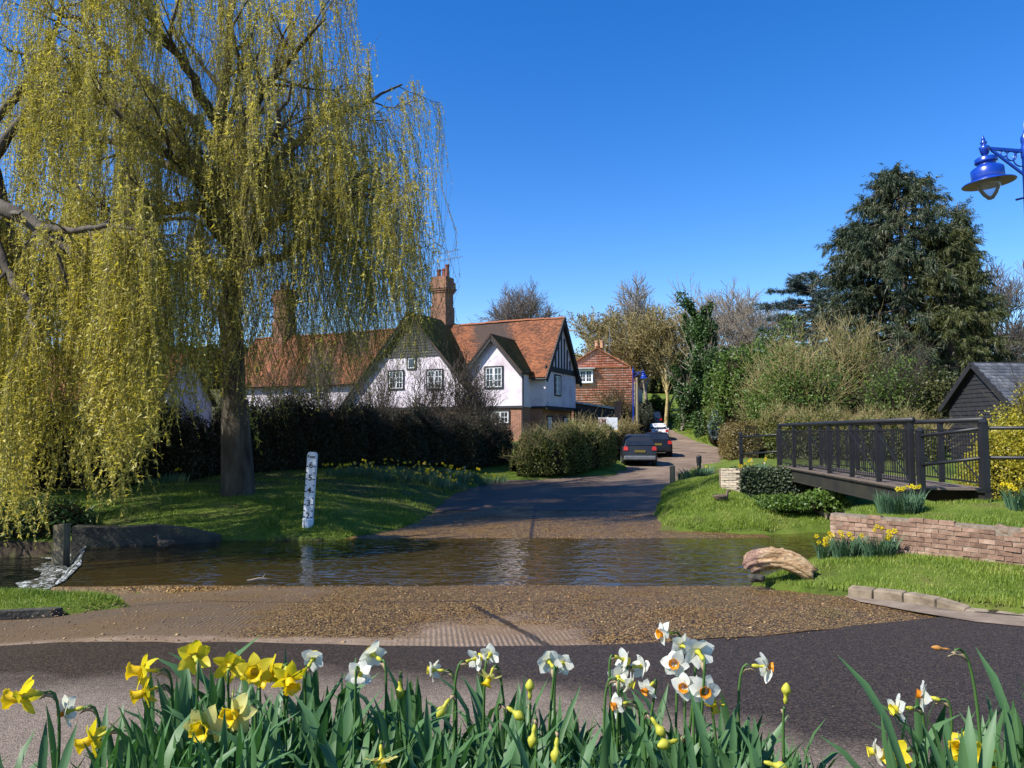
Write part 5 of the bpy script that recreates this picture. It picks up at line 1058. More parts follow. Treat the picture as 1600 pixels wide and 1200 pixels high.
# ---------------------------------------------------------------- depth gauge
gb = P(481, 816, 18.3); gz = H1(gb[0], gb[1])
ga = empty('depth_gauge', (gb[0], gb[1], min(gb[2], gz+.02)), 0, 'white flood depth gauge board marked in feet on the grassy bank', 'gauge'); ga.rotation_euler = (0, R_(3.0), R_(-6))
Hh = 1.76; w = .111; m = MB()
prf = [(-w, .12), (w, .12), (w, Hh-.07), (w*.8, Hh-.015), (w*.45, Hh), (-w*.45, Hh), (-w*.8, Hh-.015), (-w, Hh-.07)]
m.prism([(x, -.055, z) for x, z in prf][::-1], (0, .11, 0)); m.build('board', M_GAUGE, ga)
m = MB(); m.lathe([(.135, -.25), (.135, .14), (.11, .16), (0, .16)], (0, 0, 0), 16); m.build('foot', M_GAUGE, ga)
def text_mesh(s, size, depth, mat, name):
    cu = bpy.data.curves.new(name, 'FONT'); cu.body = s; cu.size = size; cu.extrude = depth; cu.offset = size*.018; cu.align_x = 'CENTER'; cu.align_y = 'CENTER'
    o = bpy.data.objects.new('tmp', cu); COL.objects.link(o); dg = bpy.context.evaluated_depsgraph_get(); dg.update(); me = bpy.data.meshes.new_from_object(o.evaluated_get(dg)); bpy.data.objects.remove(o); bpy.data.curves.remove(cu)
    me.name = name; me.materials.clear(); me.materials.append(mat); return me
ft = .305; z2 = .19
for i, dgt in enumerate('23456'):
    o = link('digit', text_mesh(dgt, .205, .002, M_INK, 'digit'), ga, (0, -.0575, z2+i*ft+.03)); o.rotation_euler = (math.pi/2, 0, 0)
o = link('lettering', text_mesh('Feet', .115, .002, M_INK, 'lettering'), ga, (0, -.0575, Hh-.115)); o.rotation_euler = (math.pi/2, 0, 0)
for i in range(9):
    for s_ in (-1, 1):
        L = .045 if i % 2 == 0 else .03; m = MB(); m.box(min(s_*w, s_*(w-L))-.002, max(s_*w, s_*(w-L))+.002, -.0585, -.03, -.014, .014); m.build('tick_mark', M_INK, ga, False, (0, 0, z2+i*ft/2))

# ---------------------------------------------------------------- posts, sign, lamps
def bollard(label, px, ytop, d, h, r, mat, capm=None):
    p = P(px, ytop, d); root = empty('bollard', (p[0], p[1], p[2]-h), 0, label, 'bollard'); m = MB(); m.lathe([(r, -.3), (r, h-.04), (r*.8, h-.005), (0, h)], (0, 0, 0), 12); m.build('post', mat, root)
    if capm: m = MB(); m.lathe([(r*1.22, h-.26), (r*1.25, h-.02), (r*.9, h+.03), (0, h+.04)], (0, 0, 0), 12); m.build('cap', capm, root)
bollard('weathered wooden bollard at the roadside before the green bank', 1050.5, 727, 28.0, 1.1, .10, M_OLDWOOD)
bollard('dark capped bollard among daffodil leaves on the bank top', 1092, 713, 29.5, .62, .085, M_INK, M_RAIL)
sp = P(950, 663, 36.3); sg = empty('sign_board', (sp[0], sp[1], sp[2]-1.6), R_(3), 'white estate agent board with dark red letters standing in the beech hedge', 'sign')
m = MB(); m.box(-.46, .46, -.015, .015, 1.27, 1.93); m.build('panel', pbr('sign_white', [(.80, .80, .80)], .4), sg)
m = MB(); m.box(-.46, .46, -.019, .0, 1.27, 1.335); m.build('stripe', pbr('sign_yellow', [(.55, .40, .05)], .5), sg)
m = MB(); m.box(-.035, .035, .016, .08, -.3, 1.95); m.build('post', M_WHITE, sg)
m = MB(); m.box(-.445, -.13, -.018, -.010, 1.56, 1.91); m.build('logo_panel', pbr('sign_pink', [(.52, .38, .34)], .5), sg)
o = link('lettering', text_mesh('LM', .30, .002, pbr('sign_maroon', [(.06, .012, .010)], .5), 'lettering'), sg, (-.285, -.021, 1.735)); o.rotation_euler = (math.pi/2, 0, 0)

def glassy(name, col=(.85, .9, .95)):
    m, nt, out = nmat(name); t = N(nt, 'ShaderNodeBsdfTransparent', {'Color': (*col, 1)}).outputs[0]; g = N(nt, 'ShaderNodeBsdfGlossy', {'Color': (1, 1, 1, 1), 'Roughness': .05}).outputs[0]
    d = N(nt, 'ShaderNodeBsdfDiffuse', {'Color': (.6, .62, .62, 1)}).outputs[0]; s = N(nt, 'ShaderNodeMixShader', {0: .15, 1: t, 2: d}).outputs[0]
    nt.links.new(N(nt, 'ShaderNodeMixShader', {0: N(nt, 'ShaderNodeFresnel', {'IOR': 1.4}).outputs[0], 1: s, 2: g}).outputs[0], out.inputs[0]); return m
M_GLOBE = glassy('clear_lamp_globe')
def street_lamp(label, post_xy, z_lamp, dx, k, ground, rz=0.):
    "z_lamp: height of the dish rim; dx: reach of the bracket; k: scale"
    root = empty('street_lamp', (post_xy[0], post_xy[1], ground), rz, label, 'street lamp'); zr = z_lamp-ground; T = Matrix.Rotation(R_(-5)*(1 if k > .9 else 0), 4, 'Y')
    c = (dx, 0, zr); L = lambda prof, mat, name, s=20: (lambda m: m.build(name, mat, root, True))(MB().lathe([(r*k, z*k) for r, z in prof], c, s, 0, T))
    L([(.0, -.20), (.03, -.195), (.075, -.14), (.115, -.06), (.13, .0), (.125, .02)], M_GLOBE, 'globe', 24)
    L([(.278, -.006), (.280, .0), (.275, .006), (.19, .040), (.168, .050)], M_BLUE, 'dish', 28)
    L([(.277, -.008), (.19, .030), (.125, .034), (0, .034)], M_DISH, 'reflector', 28)
    L([(.168, .046), (.172, .055), (.172, .165), (.150, .185), (.098, .212), (.094, .235), (.116, .243), (.122, .262), (.114, .272), (.118, .292), (.100, .305), (.03, .312), (.026, .335), (.040, .345), (.052, .405), (.058, .43), (.036, .445), (.022, .455), (.036, .475), (.036, .49), (.020, .505), (.024, .515), (.010, .56), (0, .575)], M_BLUE, 'hood', 24)
    za = zr+.415*k; sx_ = 1 if dx < 0 else -1
    m = MB(); m.beam((dx, 0, za), (0, 0, za-.035*k), .028*k, .034*k); m.beam((dx+sx_*.05*k, 0, za-.02), (0, 0, za-.34*k), .022*k, .026*k); m.build('bracket', M_BLUE, root)
    n_r = 3
    for j in range(n_r):
        f_ = [.42, .62, .86][j]; r = [.036, .055, .085][j]*k*min(abs(dx)/.43, 2)**.5; cx = dx*(1-f_); cz = za-.035*k*f_-r-.012*k
        m = MB(); a_ = np.linspace(0, 2*math.pi, 19); m.tube([(cx+r*math.cos(t), 0, cz+r*math.sin(t)) for t in a_], .009*k, 5, 0, False); m.build('bracket_ring', M_BLUE, root, True)
    m = MB(); m.tube([(dx-sx_*.01, 0, za-.02*k), (dx-sx_*.055*k, 0, za-.015*k), (dx-sx_*.075*k, 0, za+.01*k)], .012*k, 5); m.build('hook', M_BLUE, root, True)
    m = MB(); m.lathe([(.11*k, -.2), (.11*k, .9), (.075*k, 1.0), (.055*k, 1.1), (.043*k, zr+.30*k), (.052*k, zr+.31*k), (.052*k, zr+.42*k), (.04*k, zr+.46*k), (.05*k, zr+.50*k), (.05*k, zr+.55*k), (.02*k, zr+.60*k), (0, zr+.80*k)], (0, 0, 0), 14); m.build('post', M_BLUE, root, True)
    m = MB(); m.tube([(sx_*-.14*k, 0, zr-.20*k), (.0, 0, zr-.165*k), (.2*k, 0, zr-.165*k)], .013*k, 6); m.build('ladder_bar', M_BLUE, root, True)
    return root
lp = P(1545, 286, 8.6); pp = P(1605, 286, 8.6)
street_lamp('bright blue ornate street lamp with clear bowl and ring bracket hanging into the sky', (pp[0], 8.6), lp[2], lp[0]-pp[0], 1.0, .5)
q = P(990, 677, 45); qq = P(1006, 591, 45); street_lamp('slim blue street lamp post on the lane by the parked cars', (q[0], 45), qq[2], qq[0]-q[0], .95, H1(q[0], 45))
q = P(995, 590, 47); m = MB(); m.lathe([(.10, -.2), (.075, q[2]-1.3), (0, q[2]-1.28)], (0, 0, 0), 10); o = m.build('wooden_pole', M_OLDWOOD, None, True, (q[0], 47, 1.3)); tag(o, 'brown wooden service pole behind the slim blue lamp post', 'pole')

# ---------------------------------------------------------------- cars
M_TYRE = pbr('tyre_rubber', [(.012, .012, .012), (.022, .022, .022)], .85, 8); M_RIM = pbr('alloy_rim', [(.35, .35, .36), (.5, .5, .5)], .35, 4, metal=.7)
M_TAIL = pbr('red_tail_lens', [(.45, .012, .010), (.6, .03, .02)], .15, 9); M_PLATE = pbr('yellow_number_plate', [(.16, .115, .01)], .4); M_CGLASS = pbr('tinted_car_glass', [(.010, .013, .016), (.02, .025, .03)], .04, 2, spec=.8); M_TRIM = pbr('grey_bumper', [(.10, .105, .115), (.16, .165, .175)], .45, 4)
def paint(name, c): return pbr(name, [tuple(x*.9 for x in c), c], .3, 2, coat=.12, spec=.3)
def loft(secs, mats, name, parent, bev=.03):
    m = MB(); n = len(secs[0])
    v = [p for s_ in secs for p in s_]; f = [(i*n+j, i*n+(j+1) % n, (i+1)*n+(j+1) % n, (i+1)*n+j) for i in range(len(secs)-1) for j in range(n)]+[tuple(range(n))[::-1], tuple((len(secs)-1)*n+j for j in range(n))]
    m.add(v, f); o = m.build(name, mats, parent, True)
    b_ = o.modifiers.new('bevel', 'BEVEL'); b_.width = bev; b_.segments = 2; b_.limit_method = 'ANGLE'; b_.angle_limit = R_(25); b_.harden_normals = False
    return o
def car(label, x, y, rz, body, W=1.68, L=3.9, H=1.50, belt=.95, rear=.42, saloon=False, bumper=None):
    z = float(RZ(y))+.01; root = empty('parked_car', (x, y, z), rz, label, 'car', 'cars parked along the uphill lane'); hw = W/2
    st_ = [(0.0, .86, .36, .62), (.05, .95, .30, belt-.03), (.35, 1.0, .26, belt), (L*.5, 1.0, .22, belt), (L*.76, .98, .24, belt-.02), (L*.92, .92, .26, belt-.14), (L, .78, .34, belt-.30)]
    secs = []
    for (yy_, k, zb_, zt) in st_:
        h = hw*k; zm = zb_+(zt-zb_)*.45
        secs.append([(-h*.9, yy_, zb_), (h*.9, yy_, zb_), (h, yy_, zb_+.12), (h*1.01, yy_, zm), (h*.97, yy_, zt-.06), (h*.90, yy_, zt), (-h*.90, yy_, zt), (-h*.97, yy_, zt-.06), (-h*1.01, yy_, zm), (-h, yy_, zb_+.12)])
    bd_ = loft(secs, body, 'body', root, .05)
    y0, y1, y2, y3 = (.06, rear, L*.55, L*.74) if not saloon else (.06, .60, L*.55, L*.74)
    cs = []
    for (yy_, zt, kb, kt) in ((y0, belt+.02, .88, .86), (y0+(y1-y0)*.55, belt+(H-belt)*.62, .90, .76), (y1, H-.035, .91, .70), (y1+.3, H, .91, .69), (y2, H-.01, .91, .69), (y2+(y3-y2)*.5, belt+(H-belt)*.55, .91, .76), (y3, belt-.01, .9, .86)):
        cs.append([(-hw*kb, yy_, belt-.08), (hw*kb, yy_, belt-.08), (hw*kt, yy_, zt), (hw*kt*.6, yy_, zt+.02), (-hw*kt*.6, yy_, zt+.02), (-hw*kt, yy_, zt)])
    loft(cs, body, 'roof', root, .05)
    def pane(name, q4, mat, off):
        q4 = [v_(p)+v_(off) for p in q4]; n_ = (q4[1]-q4[0]).cross(q4[3]-q4[0]).normalized()*-.012; MB().prism([tuple(p) for p in q4], tuple(n_)).build(name, mat, root)
    g = .06
    pane('rear_window', [(-hw*.80, y0+.02, belt+.04), (hw*.80, y0+.02, belt+.04), (hw*.64, y1-.06, H-.085), (-hw*.64, y1-.06, H-.085)], M_CGLASS, (0, -.035, .012))
    pane('windscreen', [(hw*.80, y3-.04, belt+.03), (-hw*.80, y3-.04, belt+.03), (-hw*.66, y2+.10, H-.09), (hw*.66, y2+.10, H-.09)], M_CGLASS, (0, .035, .02))
    for s_ in (-1, 1):
        for (a, b_, nm) in ((y0+.42, L*.36, 'side_window'), (L*.38, y3-.30, 'side_window')):
            zt = H-.10; q4 = [(s_*hw*.885, a, belt+.03), (s_*hw*.885, b_+.15, belt+.03), (s_*hw*.725, min(b_, y2), zt), (s_*hw*.725, max(a, y1), zt)]
            pane(nm, q4 if s_ > 0 else q4[::-1], M_CGLASS, (s_*.022, 0, 0))
        for yw in (L*.19, L*.82):
            m = MB(); MR = Matrix.Rotation(math.pi/2, 4, 'Y'); m.lathe([(.0, -.10), (.20, -.10), (.29, -.10), (.315, -.07), (.315, .07), (.29, .10), (.2, .10), (0, .10)], (s_*(hw-.09), yw, .315), 20, 0, MR); wl = m.build('wheel', M_TYRE, root, True)
            m = MB(); m.lathe([(0, s_*.106), (.19, s_*.108), (.205, s_*.095)], (s_*(hw-.09), yw, .315), 16, 0, MR); m.build('rim', M_RIM, wl)
        m = MB(); m.hexa([(s_*hw*.66, -.02, belt-.20), (s_*hw*.93, .01, belt-.20), (s_*hw*.93, .06, belt-.20), (s_*hw*.66, .06, belt-.20), (s_*hw*.70, -.005, belt-.02), (s_*hw*.90, .02, belt-.02), (s_*hw*.90, .08, belt-.02), (s_*hw*.70, .08, belt-.02)]); m.build('tail_light', M_TAIL, root)
        m = MB(); m.box(min(s_*hw*.92, s_*(hw+.13)), max(s_*hw*.92, s_*(hw+.13)), L*.66, L*.66+.09, belt+.0, belt+.13); m.build('door_mirror', body, root)
    m = MB(); m.hexa([(-hw*.86, -.07, .32), (hw*.86, -.07, .32), (hw*.98, .30, .32), (-hw*.98, .30, .32), (-hw*.88, -.075, .52), (hw*.88, -.075, .52), (hw*.995, .30, .52), (-hw*.995, .30, .52)]); o = m.build('rear_bumper', bumper or body, root); b_ = o.modifiers.new('bevel', 'BEVEL'); b_.width = .04; b_.segments = 2
    m = MB(); m.box(-.26, .26, -.028, .0, .68, .79); m.build('number_plate', M_PLATE, root)
    return root
car('dark grey hatchback with red tail lights parked first on the lane beside the hedge', P(1000, 700, 36.2)[0], 36.2, R_(-4), paint('dark_grey_paint', (.022, .025, .030)), 1.70, 3.7, 1.54, .98, .58, bumper=M_TRIM)
car('black car half hidden in front of the dark grey hatchback', P(1027, 700, 42.6)[0], 42.6, R_(-8), paint('black_paint', (.010, .010, .012)), 1.74, 4.0, 1.40)
car('white saloon car parked behind the dark cars up the lane', P(1029, 690, 63)[0], 63.0, R_(-9), paint('white_paint', (.78, .78, .78)), 1.72, 4.2, 1.46, saloon=True)
car('tall dark blue off-roader parked beyond the white car', P(1021, 690, 74)[0], 74.0, R_(-9), paint('dark_blue_paint', (.014, .018, .030)), 1.86, 4.4, 1.85, 1.15, .25, bumper=M_TRIM)

# ---------------------------------------------------------------- log, ducks, twig
M_LOG = None
def log_material():
    m, nt, out = nmat('bleached_log'); co = obj_co(nt); st = N(nt, 'ShaderNodeVectorMath', {0: co, 1: (1.6, 7, 7)}, operation='MULTIPLY').outputs[0]
    g = noise(nt, st, 3.0, 6, .7, .8); b_ = noise(nt, co, 5.5, 5, .65)
    wood = ramp(nt, g, [(.09, .045, .02), (.34, .20, .09), (.50, .35, .19), (.60, .46, .30)], [.34, .44, .58, .72]); bark = ramp(nt, g, [(.08, .045, .032), (.24, .14, .10), (.34, .22, .17)], [.3, .5, .7])
    sx = N(nt, 'ShaderNodeSeparateXYZ', {0: co}); mk = mapr(nt, math_(nt, 'SUBTRACT', b_, math_(nt, 'MULTIPLY', sx.outputs[0], .45)), .58, .66)
    c = mixc(nt, mk, wood, bark); bs = N(nt, 'ShaderNodeBsdfPrincipled', {'Base Color': c, 'Roughness': .85, 'Normal': bump(nt, math_(nt, 'ADD', g, math_(nt, 'MULTIPLY', b_, .5)), 1.0, .035)})
    nt.links.new(bs.outputs[0], out.inputs[0]); return m
M_LOG = log_material()
def rough_tube(ctr, rad, sides, seed, amp, hollow=True):
    r = np.random.default_rng(seed); k = len(ctr); V, Fq = tubes_np(np.asarray(ctr)[None], np.asarray(rad)[None], sides); V = V.reshape(k, sides, 3); c = np.asarray(ctr)[:, None, :]
    th = np.arange(sides)*2*np.pi/sides; s = np.linspace(0, 1, k)[:, None]
    n_ = np.sin(3*th[None]+4*s+seed)*.5+np.sin(5*th[None]-3*s*2+2*seed)*.4+np.sin(9*th[None]+3*s)*.35+np.sin(14*th[None]-2*s+1)*.3+r.normal(0, .10, (k, sides)); V = c+(V-c)*(1+amp*n_)[..., None]
    V[-1] += (np.array(ctr[-1])-np.array(ctr[-2]))*(.5*np.sin(3*th+1)+.3*np.sin(7*th))[:, None]; V[0] += (np.array(ctr[0])-np.array(ctr[1]))*(.5*np.sin(3*th+2))[:, None]
    f = Fq.tolist(); v = V.reshape(-1, 3).tolist()
    for e, last in ((0, False), (k-1, True)):     # hollow ends: lip, inner wall, floor of the hollow
        b0 = len(v); cc = np.array(ctr[e]); inn = np.array(ctr[e-2 if last else e+2])
        for j in range(sides): v.append((cc+(V[e, j]-cc)*.72).tolist())
        for j in range(sides): v.append((inn+(V[e, j]-cc)*.5).tolist())
        for j in range(sides):
            j2 = (j+1) % sides; f.append((e*sides+j, e*sides+j2, b0+j2, b0+j)); f.append((b0+j, b0+j2, b0+sides+j2, b0+sides+j))
        f.append(tuple(b0+sides+j for j in range(sides)))
    m = MB(); m.add(v, f); return m
D = 11.9; cs = [P(1170, 884, D+.1), P(1184, 875, D), P(1201, 872, D-.03), P(1219, 873, D-.06), P(1237, 879, D-.1), P(1252, 887, D-.14), P(1268, 899, D-.18)]
cs = np.array(cs); t = np.linspace(0, 6, 19); cs = np.stack([np.interp(t, np.arange(7), cs[:, i]) for i in range(3)], -1); o0 = cs[9].copy(); rd = np.interp(np.linspace(0, 1, 19), [0, .12, .4, .7, 1], [.135, .145, .150, .140, .115])
o = rough_tube(cs-o0, rd, 44, 4, .21).build('log', M_LOG, None, True, tuple(o0)); tag(o, 'bleached arched hollow log lying at the water edge of the lawn', 'log')
c0 = P(1203, 860.5, D); c1 = P(1226, 862, D); cc = np.stack([c0*(1-s_)+c1*s_+np.array([0, 0, .012*math.sin(s_*7)]) for s_ in np.linspace(0, 1, 9)]); o0 = cc[4].copy()
o = rough_tube(cc-o0, np.array([.05, .062, .058, .04, .036, .05, .06, .058, .045]), 12, 9, .14).build('wood_chunk', M_LOG, None, True, tuple(o0)); tag(o, 'small knobbly wood chunk perched on top of the arched log', 'wood')
lump('stone', 'dark mossy stone beside the water end of the arched log', P(1182, 903, 11.7), .12, M_DARKSTONE, 5, 'stone', .5)
M_DUCK = pbr('mottled_brown_feathers', [(.035, .022, .014), (.11, .075, .048), (.19, .14, .10)], .8, 26, 4, .3, 60, .005); M_BILL = pbr('dull_orange_bill', [(.30, .14, .03)], .5)
def duck(label, loc, rz, k, legs=True):
    root = empty('duck', tuple(loc), rz, label, 'duck')
    zc = .20 if legs else .10
    pts = [(-.24, 0, zc+.06), (-.20, 0, zc+.045), (-.13, 0, zc+.02), (-.04, 0, zc), (.06, 0, zc), (.13, 0, zc+.025), (.165, 0, zc+.075), (.175, 0, zc+.13), (.19, 0, zc+.175), (.215, 0, zc+.19), (.245, 0, zc+.185), (.262, 0, zc+.178)]
    rad = [.012, .035, .075, .100, .102, .080, .048, .036, .042, .045, .034, .016]; m = MB(); m.tube([v_(p)*k for p in pts], np.array(rad)*k, 12)
    for s_ in (-1, 1):
        w_ = [(-.20, s_*.035, zc+.065), (-.10, s_*.082, zc+.05), (.02, s_*.097, zc+.035), (.10, s_*.075, zc+.03)]; m.tube([v_(p)*k for p in w_], np.array([.01, .034, .042, .02])*k, 8)
        if legs: m.tube([v_((.0, s_*.04, zc-.06))*k, v_((.01, s_*.042, zc-.14))*k, v_((.0, s_*.042, 0))*k, v_((.05, s_*.05, -.01))*k], np.array([.022, .010, .008, .012])*k, 6)
    m.build('body', M_DUCK, root, True)
    b_ = MB(); b_.hexa([v_(p)*k for p in ((.255, -.016, zc+.162), (.32, -.019, zc+.152), (.32, .019, zc+.152), (.255, .016, zc+.162), (.255, -.012, zc+.192), (.32, -.014, zc+.162), (.32, .014, zc+.162), (.255, .012, zc+.192))]); b_.build('beak', M_BILL, root)
dg_ = G(258, 857, .0); duck('brown duck standing in the shallow stream near the weir', (dg_[0], dg_[1], -.085), R_(170), .92)
dd_ = P(1127, 796, 20.5); duck('brown duck resting on the green bank beside the ford', (dd_[0], dd_[1], H1(dd_[0], dd_[1])-.02), R_(10), 1.0, False)
mb.build
tw = MB(); a, b_ = G(386, 907, .03), G(432, 905, .03); tw.tube([a, a*.6+b_*.4+np.array([0, 0, .03]), b_], [.008, .014, .006], 5); tw.tube([a*.5+b_*.5+np.array([0, 0, .02]), a*.4+b_*.6+np.array([0, .05, .1])], [.008, .003], 4); o = tw.build('twig', M_TWIG, None, True); tag(o, 'forked dead twig caught at the edge of the stream', 'twig')
# ================================================================ DAFFODILS
def pet_mat(name, cols, trans=.54):
    return leafmat(name, cols, trans, .03, .5, 18, .35, (1, 1, .85))
M_PY = pet_mat('yellow_petals', [(.72, .58, .012), (.84, .70, .03)]); M_PP = pet_mat('pale_yellow_petals', [(.70, .63, .16), (.78, .72, .28)]); M_PW = pet_mat('white_petals', [(.74, .73, .62), (.82, .82, .76)])
M_CY = pet_mat('deep_yellow_trumpet', [(.74, .50, .006), (.84, .62, .015)], .38); M_CO = pet_mat('orange_cup', [(.62, .18, .004), (.74, .30, .01)], .3); M_CL = pet_mat('lemon_cup', [(.68, .56, .02), (.78, .66, .08)], .3)
M_DLEAF = leafmat('daffodil_leaves', [(.026, .075, .026), (.050, .125, .044), (.085, .18, .062), (.14, .24, .070)], .28, .09, .35, 3, .8, (.75, 1, .4))
M_DSTEM = leafmat('daffodil_stems', [(.055, .13, .03), (.085, .18, .04)], .2, .06, .4); M_SPATHE = leafmat('papery_spathe', [(.36, .26, .14), (.50, .38, .24)], .35, .02); M_BUD = leafmat('yellow_green_buds', [(.40, .44, .03), (.60, .54, .06)], .3, .04); M_WITHER = leafmat('withered_petals', [(.50, .20, .05), (.60, .32, .10)], .3, .0)
def petal(L, W, back, seed):
    r = np.random.default_rng(seed); nl, nw = 7, 5; v = []
    for i in range(nl):
        s = i/(nl-1); w = W*math.sin(math.pi*min(.06+.94*s, 1)**.78)**.75*(1 if s < .98 else .0)+.0006
        for j in range(nw):
            x = (j/(nw-1)-.5)*2; v.append((L*(.06+.94*s), w*x, -back*L*s**1.5+.14*W*(x*x)*(1-s)+.05*L*math.sin(s*3+x*1.3+seed)*s-.05*W*(1-abs(x))*(s < .9)+r.normal(0, .0006)))
    f = [(i*nw+j, (i+1)*nw+j, (i+1)*nw+j+1, i*nw+j+1) for i in range(nl-1) for j in range(nw-1)]
    return v, f
def corona(r0, r1, h, frill, seed):
    S_ = 30; prof = [(r0*.8, -.004), (r0, h*.25), (r0*1.04, h*.6), (r0*1.15+.3*(r1-r0), h*.85), (r1, h*1.0), (r1*1.07, h*.985)]; v = []
    for i, (r, z) in enumerate(prof):
        for j in range(S_):
            a = 2*math.pi*j/S_; k = 1+frill*(i/5)**2*(math.sin(a*6+seed)*.6+math.sin(a*11+2*seed)*.5); v.append((r*k*math.cos(a), r*k*math.sin(a), z+frill*.25*h*(i/5)**3*math.sin(a*9+seed)))
    f = [(i*S_+j, i*S_+(j+1) % S_, (i+1)*S_+(j+1) % S_, (i+1)*S_+j) for i in range(5) for j in range(S_)]; b = len(v); v.append((0, 0, .0)); f += [(b, (j+1) % S_, j) for j in range(S_)]
    return v, f
def mk(vf, mat, name): return MB().add(*vf).mesh(name, mat, True)
KINDS = {}
for kn, (pm_, cm, L, W, back, r0, r1, h, fr) in {'yellow': (M_PY, M_CY, .050, .0165, .10, .0125, .0225, .036, .17), 'pale': (M_PP, M_CY, .050, .0185, .06, .012, .0215, .029, .17), 'white': (M_PW, M_CL, .040, .0172, .08, .010, .0145, .017, .08), 'orange': (M_PW, M_CO, .042, .0185, .10, .0105, .0145, .015, .09)}.items():
    KINDS[kn] = ([mk(petal(L, W, back+.06*i, 3*i+1), pm_, 'petal') for i in range(7)], [mk(corona(r0, r1, h, fr, i*1.7), cm, 'trumpet' if kn in ('yellow', 'pale') else 'cup') for i in range(2)])
def tube_back(): m = MB(); m.lathe([(.010, .002), (.005, -.012), (.0038, -.024), (.0055, -.028), (.0062, -.036), (.004, -.044), (0, -.046)], (0, 0, 0), 8); return m.mesh('flower_tube', M_BUD, True)
TB = tube_back()
def leaf_ribbon(L, w, bend, twist, seed, fold=0.0):
    r = np.random.default_rng(seed); n = 9; v = []; p = np.array([0., 0, 0]); th = 0.0
    for i in range(n):
        s = i/(n-1); ww = w*(1-.22*s)*(1 if s < .82 else max(math.sqrt(max(1-((s-.82)/.18)**2, 0)), .03)); tw = twist*s
        side = np.array([math.cos(tw), math.sin(tw), 0]); nrm = np.array([-math.sin(tw)*math.cos(th), math.cos(tw)*math.cos(th), -math.sin(th)])
        for x in (-1, -.45, 0, .45, 1): v.append(p+side*ww*x+nrm*(.22*ww*(x*x)))
        th = bend*s**1.6+(fold*max(s-.62, 0)*3.2); p = p+np.array([0, -math.sin(th), math.cos(th)])*(L/(n-1))
    f = [(i*5+j, i*5+j+1, (i+1)*5+j+1, (i+1)*5+j) for i in range(n-1) for j in range(4)]
    return MB().add(v, f).mesh('leaf', M_DLEAF, True)
LEAF = [leaf_ribbon(rng.uniform(.37, .47), rng.uniform(.0080, .0125), rng.uniform(.1, .75), rng.uniform(-.9, .9), i, 0 if i % 3 else rng.uniform(.5, 1.5)) for i in range(22)]
def add_leaf(root, p, lean_, az, sc):
    o = link('leaf', LEAF[rng.integers(0, len(LEAF))], root, p); o.rotation_euler = (lean_, 0, az); o.scale = (sc*rng.uniform(.85, 1.15), sc, sc); return o
def bedz(x, y): return H1(x, y)
def spline(pts, k=9):
    p = np.asarray(pts, float); t = np.linspace(0, 1, k)[:, None]
    return (1-t)**3*p[0]+3*t*(1-t)**2*p[1]+3*t*t*(1-t)*p[2]+t**3*p[3]
def daffodil(kind, px, py, d, face, size, label, leaves=3, dx=0., bud=False):
    size *= .90 if not bud else .8
    "face: direction the bloom looks, (right, away, up)"
    hp = v_(P(px, py, d)); fx = v_(face).normalized(); gx0 = hp.x+dx; gy0 = d+.03; g = v_((gx0, gy0, bedz(gx0, gy0)-.02))
    root = empty('daffodil', tuple(g), 0, label, 'daffodil', 'daffodils flowering along the roadside bed'); rel = hp-g
    q = fx.to_track_quat('Z', 'Y'); back = rel-fx*(.046*size)
    neck = v_((back.x*.85-fx.x*.03, back.y*.85-fx.y*.03, back.z+.012))
    c = spline([(0, 0, 0), (back.x*.15-fx.x*.01, back.y*.15, rel.z*.55), (neck.x-fx.x*.02, neck.y-fx.y*.02, back.z+.035), tuple(back)], 14)
    m = MB(); m.tube(c, np.linspace(.0042, .0026, 14), 7); m.build('stem', M_DSTEM, root, True)
    if not bud:
        pets, cors = KINDS[kind]; roll = rng.uniform(0, 1)
        for i in range(6):
            o = link('petal', pets[(i+int(px)) % 7], root); o.matrix_local = Matrix.LocRotScale(rel-fx*(.0015 if i % 2 else 0), q @ Quaternion((0, 0, 1), roll+i*math.pi/3) @ Quaternion((0, 1, 0), rng.normal(0, .20)) @ Quaternion((1, 0, 0), rng.normal(0, .25)), v_((size, size*rng.uniform(.9, 1.08), size)))
        co = cors[int(px) % 2]; o = link(co.name.split('.')[0], co, root); o.matrix_local = Matrix.LocRotScale(rel, q @ Quaternion((0, 0, 1), rng.uniform(0, 6)), v_((size,)*3))
        o = link('flower_tube', TB, root); o.matrix_local = Matrix.LocRotScale(rel, q, v_((size,)*3))
    else:
        m = MB(); L = .034*size; kw = .5 if bud == 'withered' else 1; m.lathe([(r_*kw, z_*L) for r_, z_ in ((0, 1.0), (.003, .95), (.008, .7), (.0115, .4), (.010, .15), (.006, 0), (.004, -.3), (.0055, -.5), (.003, -.9), (0, -.95))], (0, 0, 0), 9); o = m.build('bud', M_WITHER if bud == 'withered' else M_BUD, root, True); o.matrix_local = Matrix.LocRotScale(rel, q, v_((1, 1, 1)))
    a = v_(c[-4]); m = MB(); dv = v_(c[-1])-v_(c[-3]); sp = [a, a+dv*.5+v_((0, .004, .010)), a+dv*1.3+v_((0, .006, .008)), a+dv*1.9+v_((0, .004, -.002))]; m.tube(sp, [.003, .0062, .0045, .0008], 6); m.build('spathe', M_SPATHE, root, True)
    for _ in range(leaves): add_leaf(root, (rng.normal(0, .02), rng.normal(0, .02), 0), rng.normal(0, .12), rng.uniform(0, 6.28), rng.uniform(.8, 1.08))
    return root
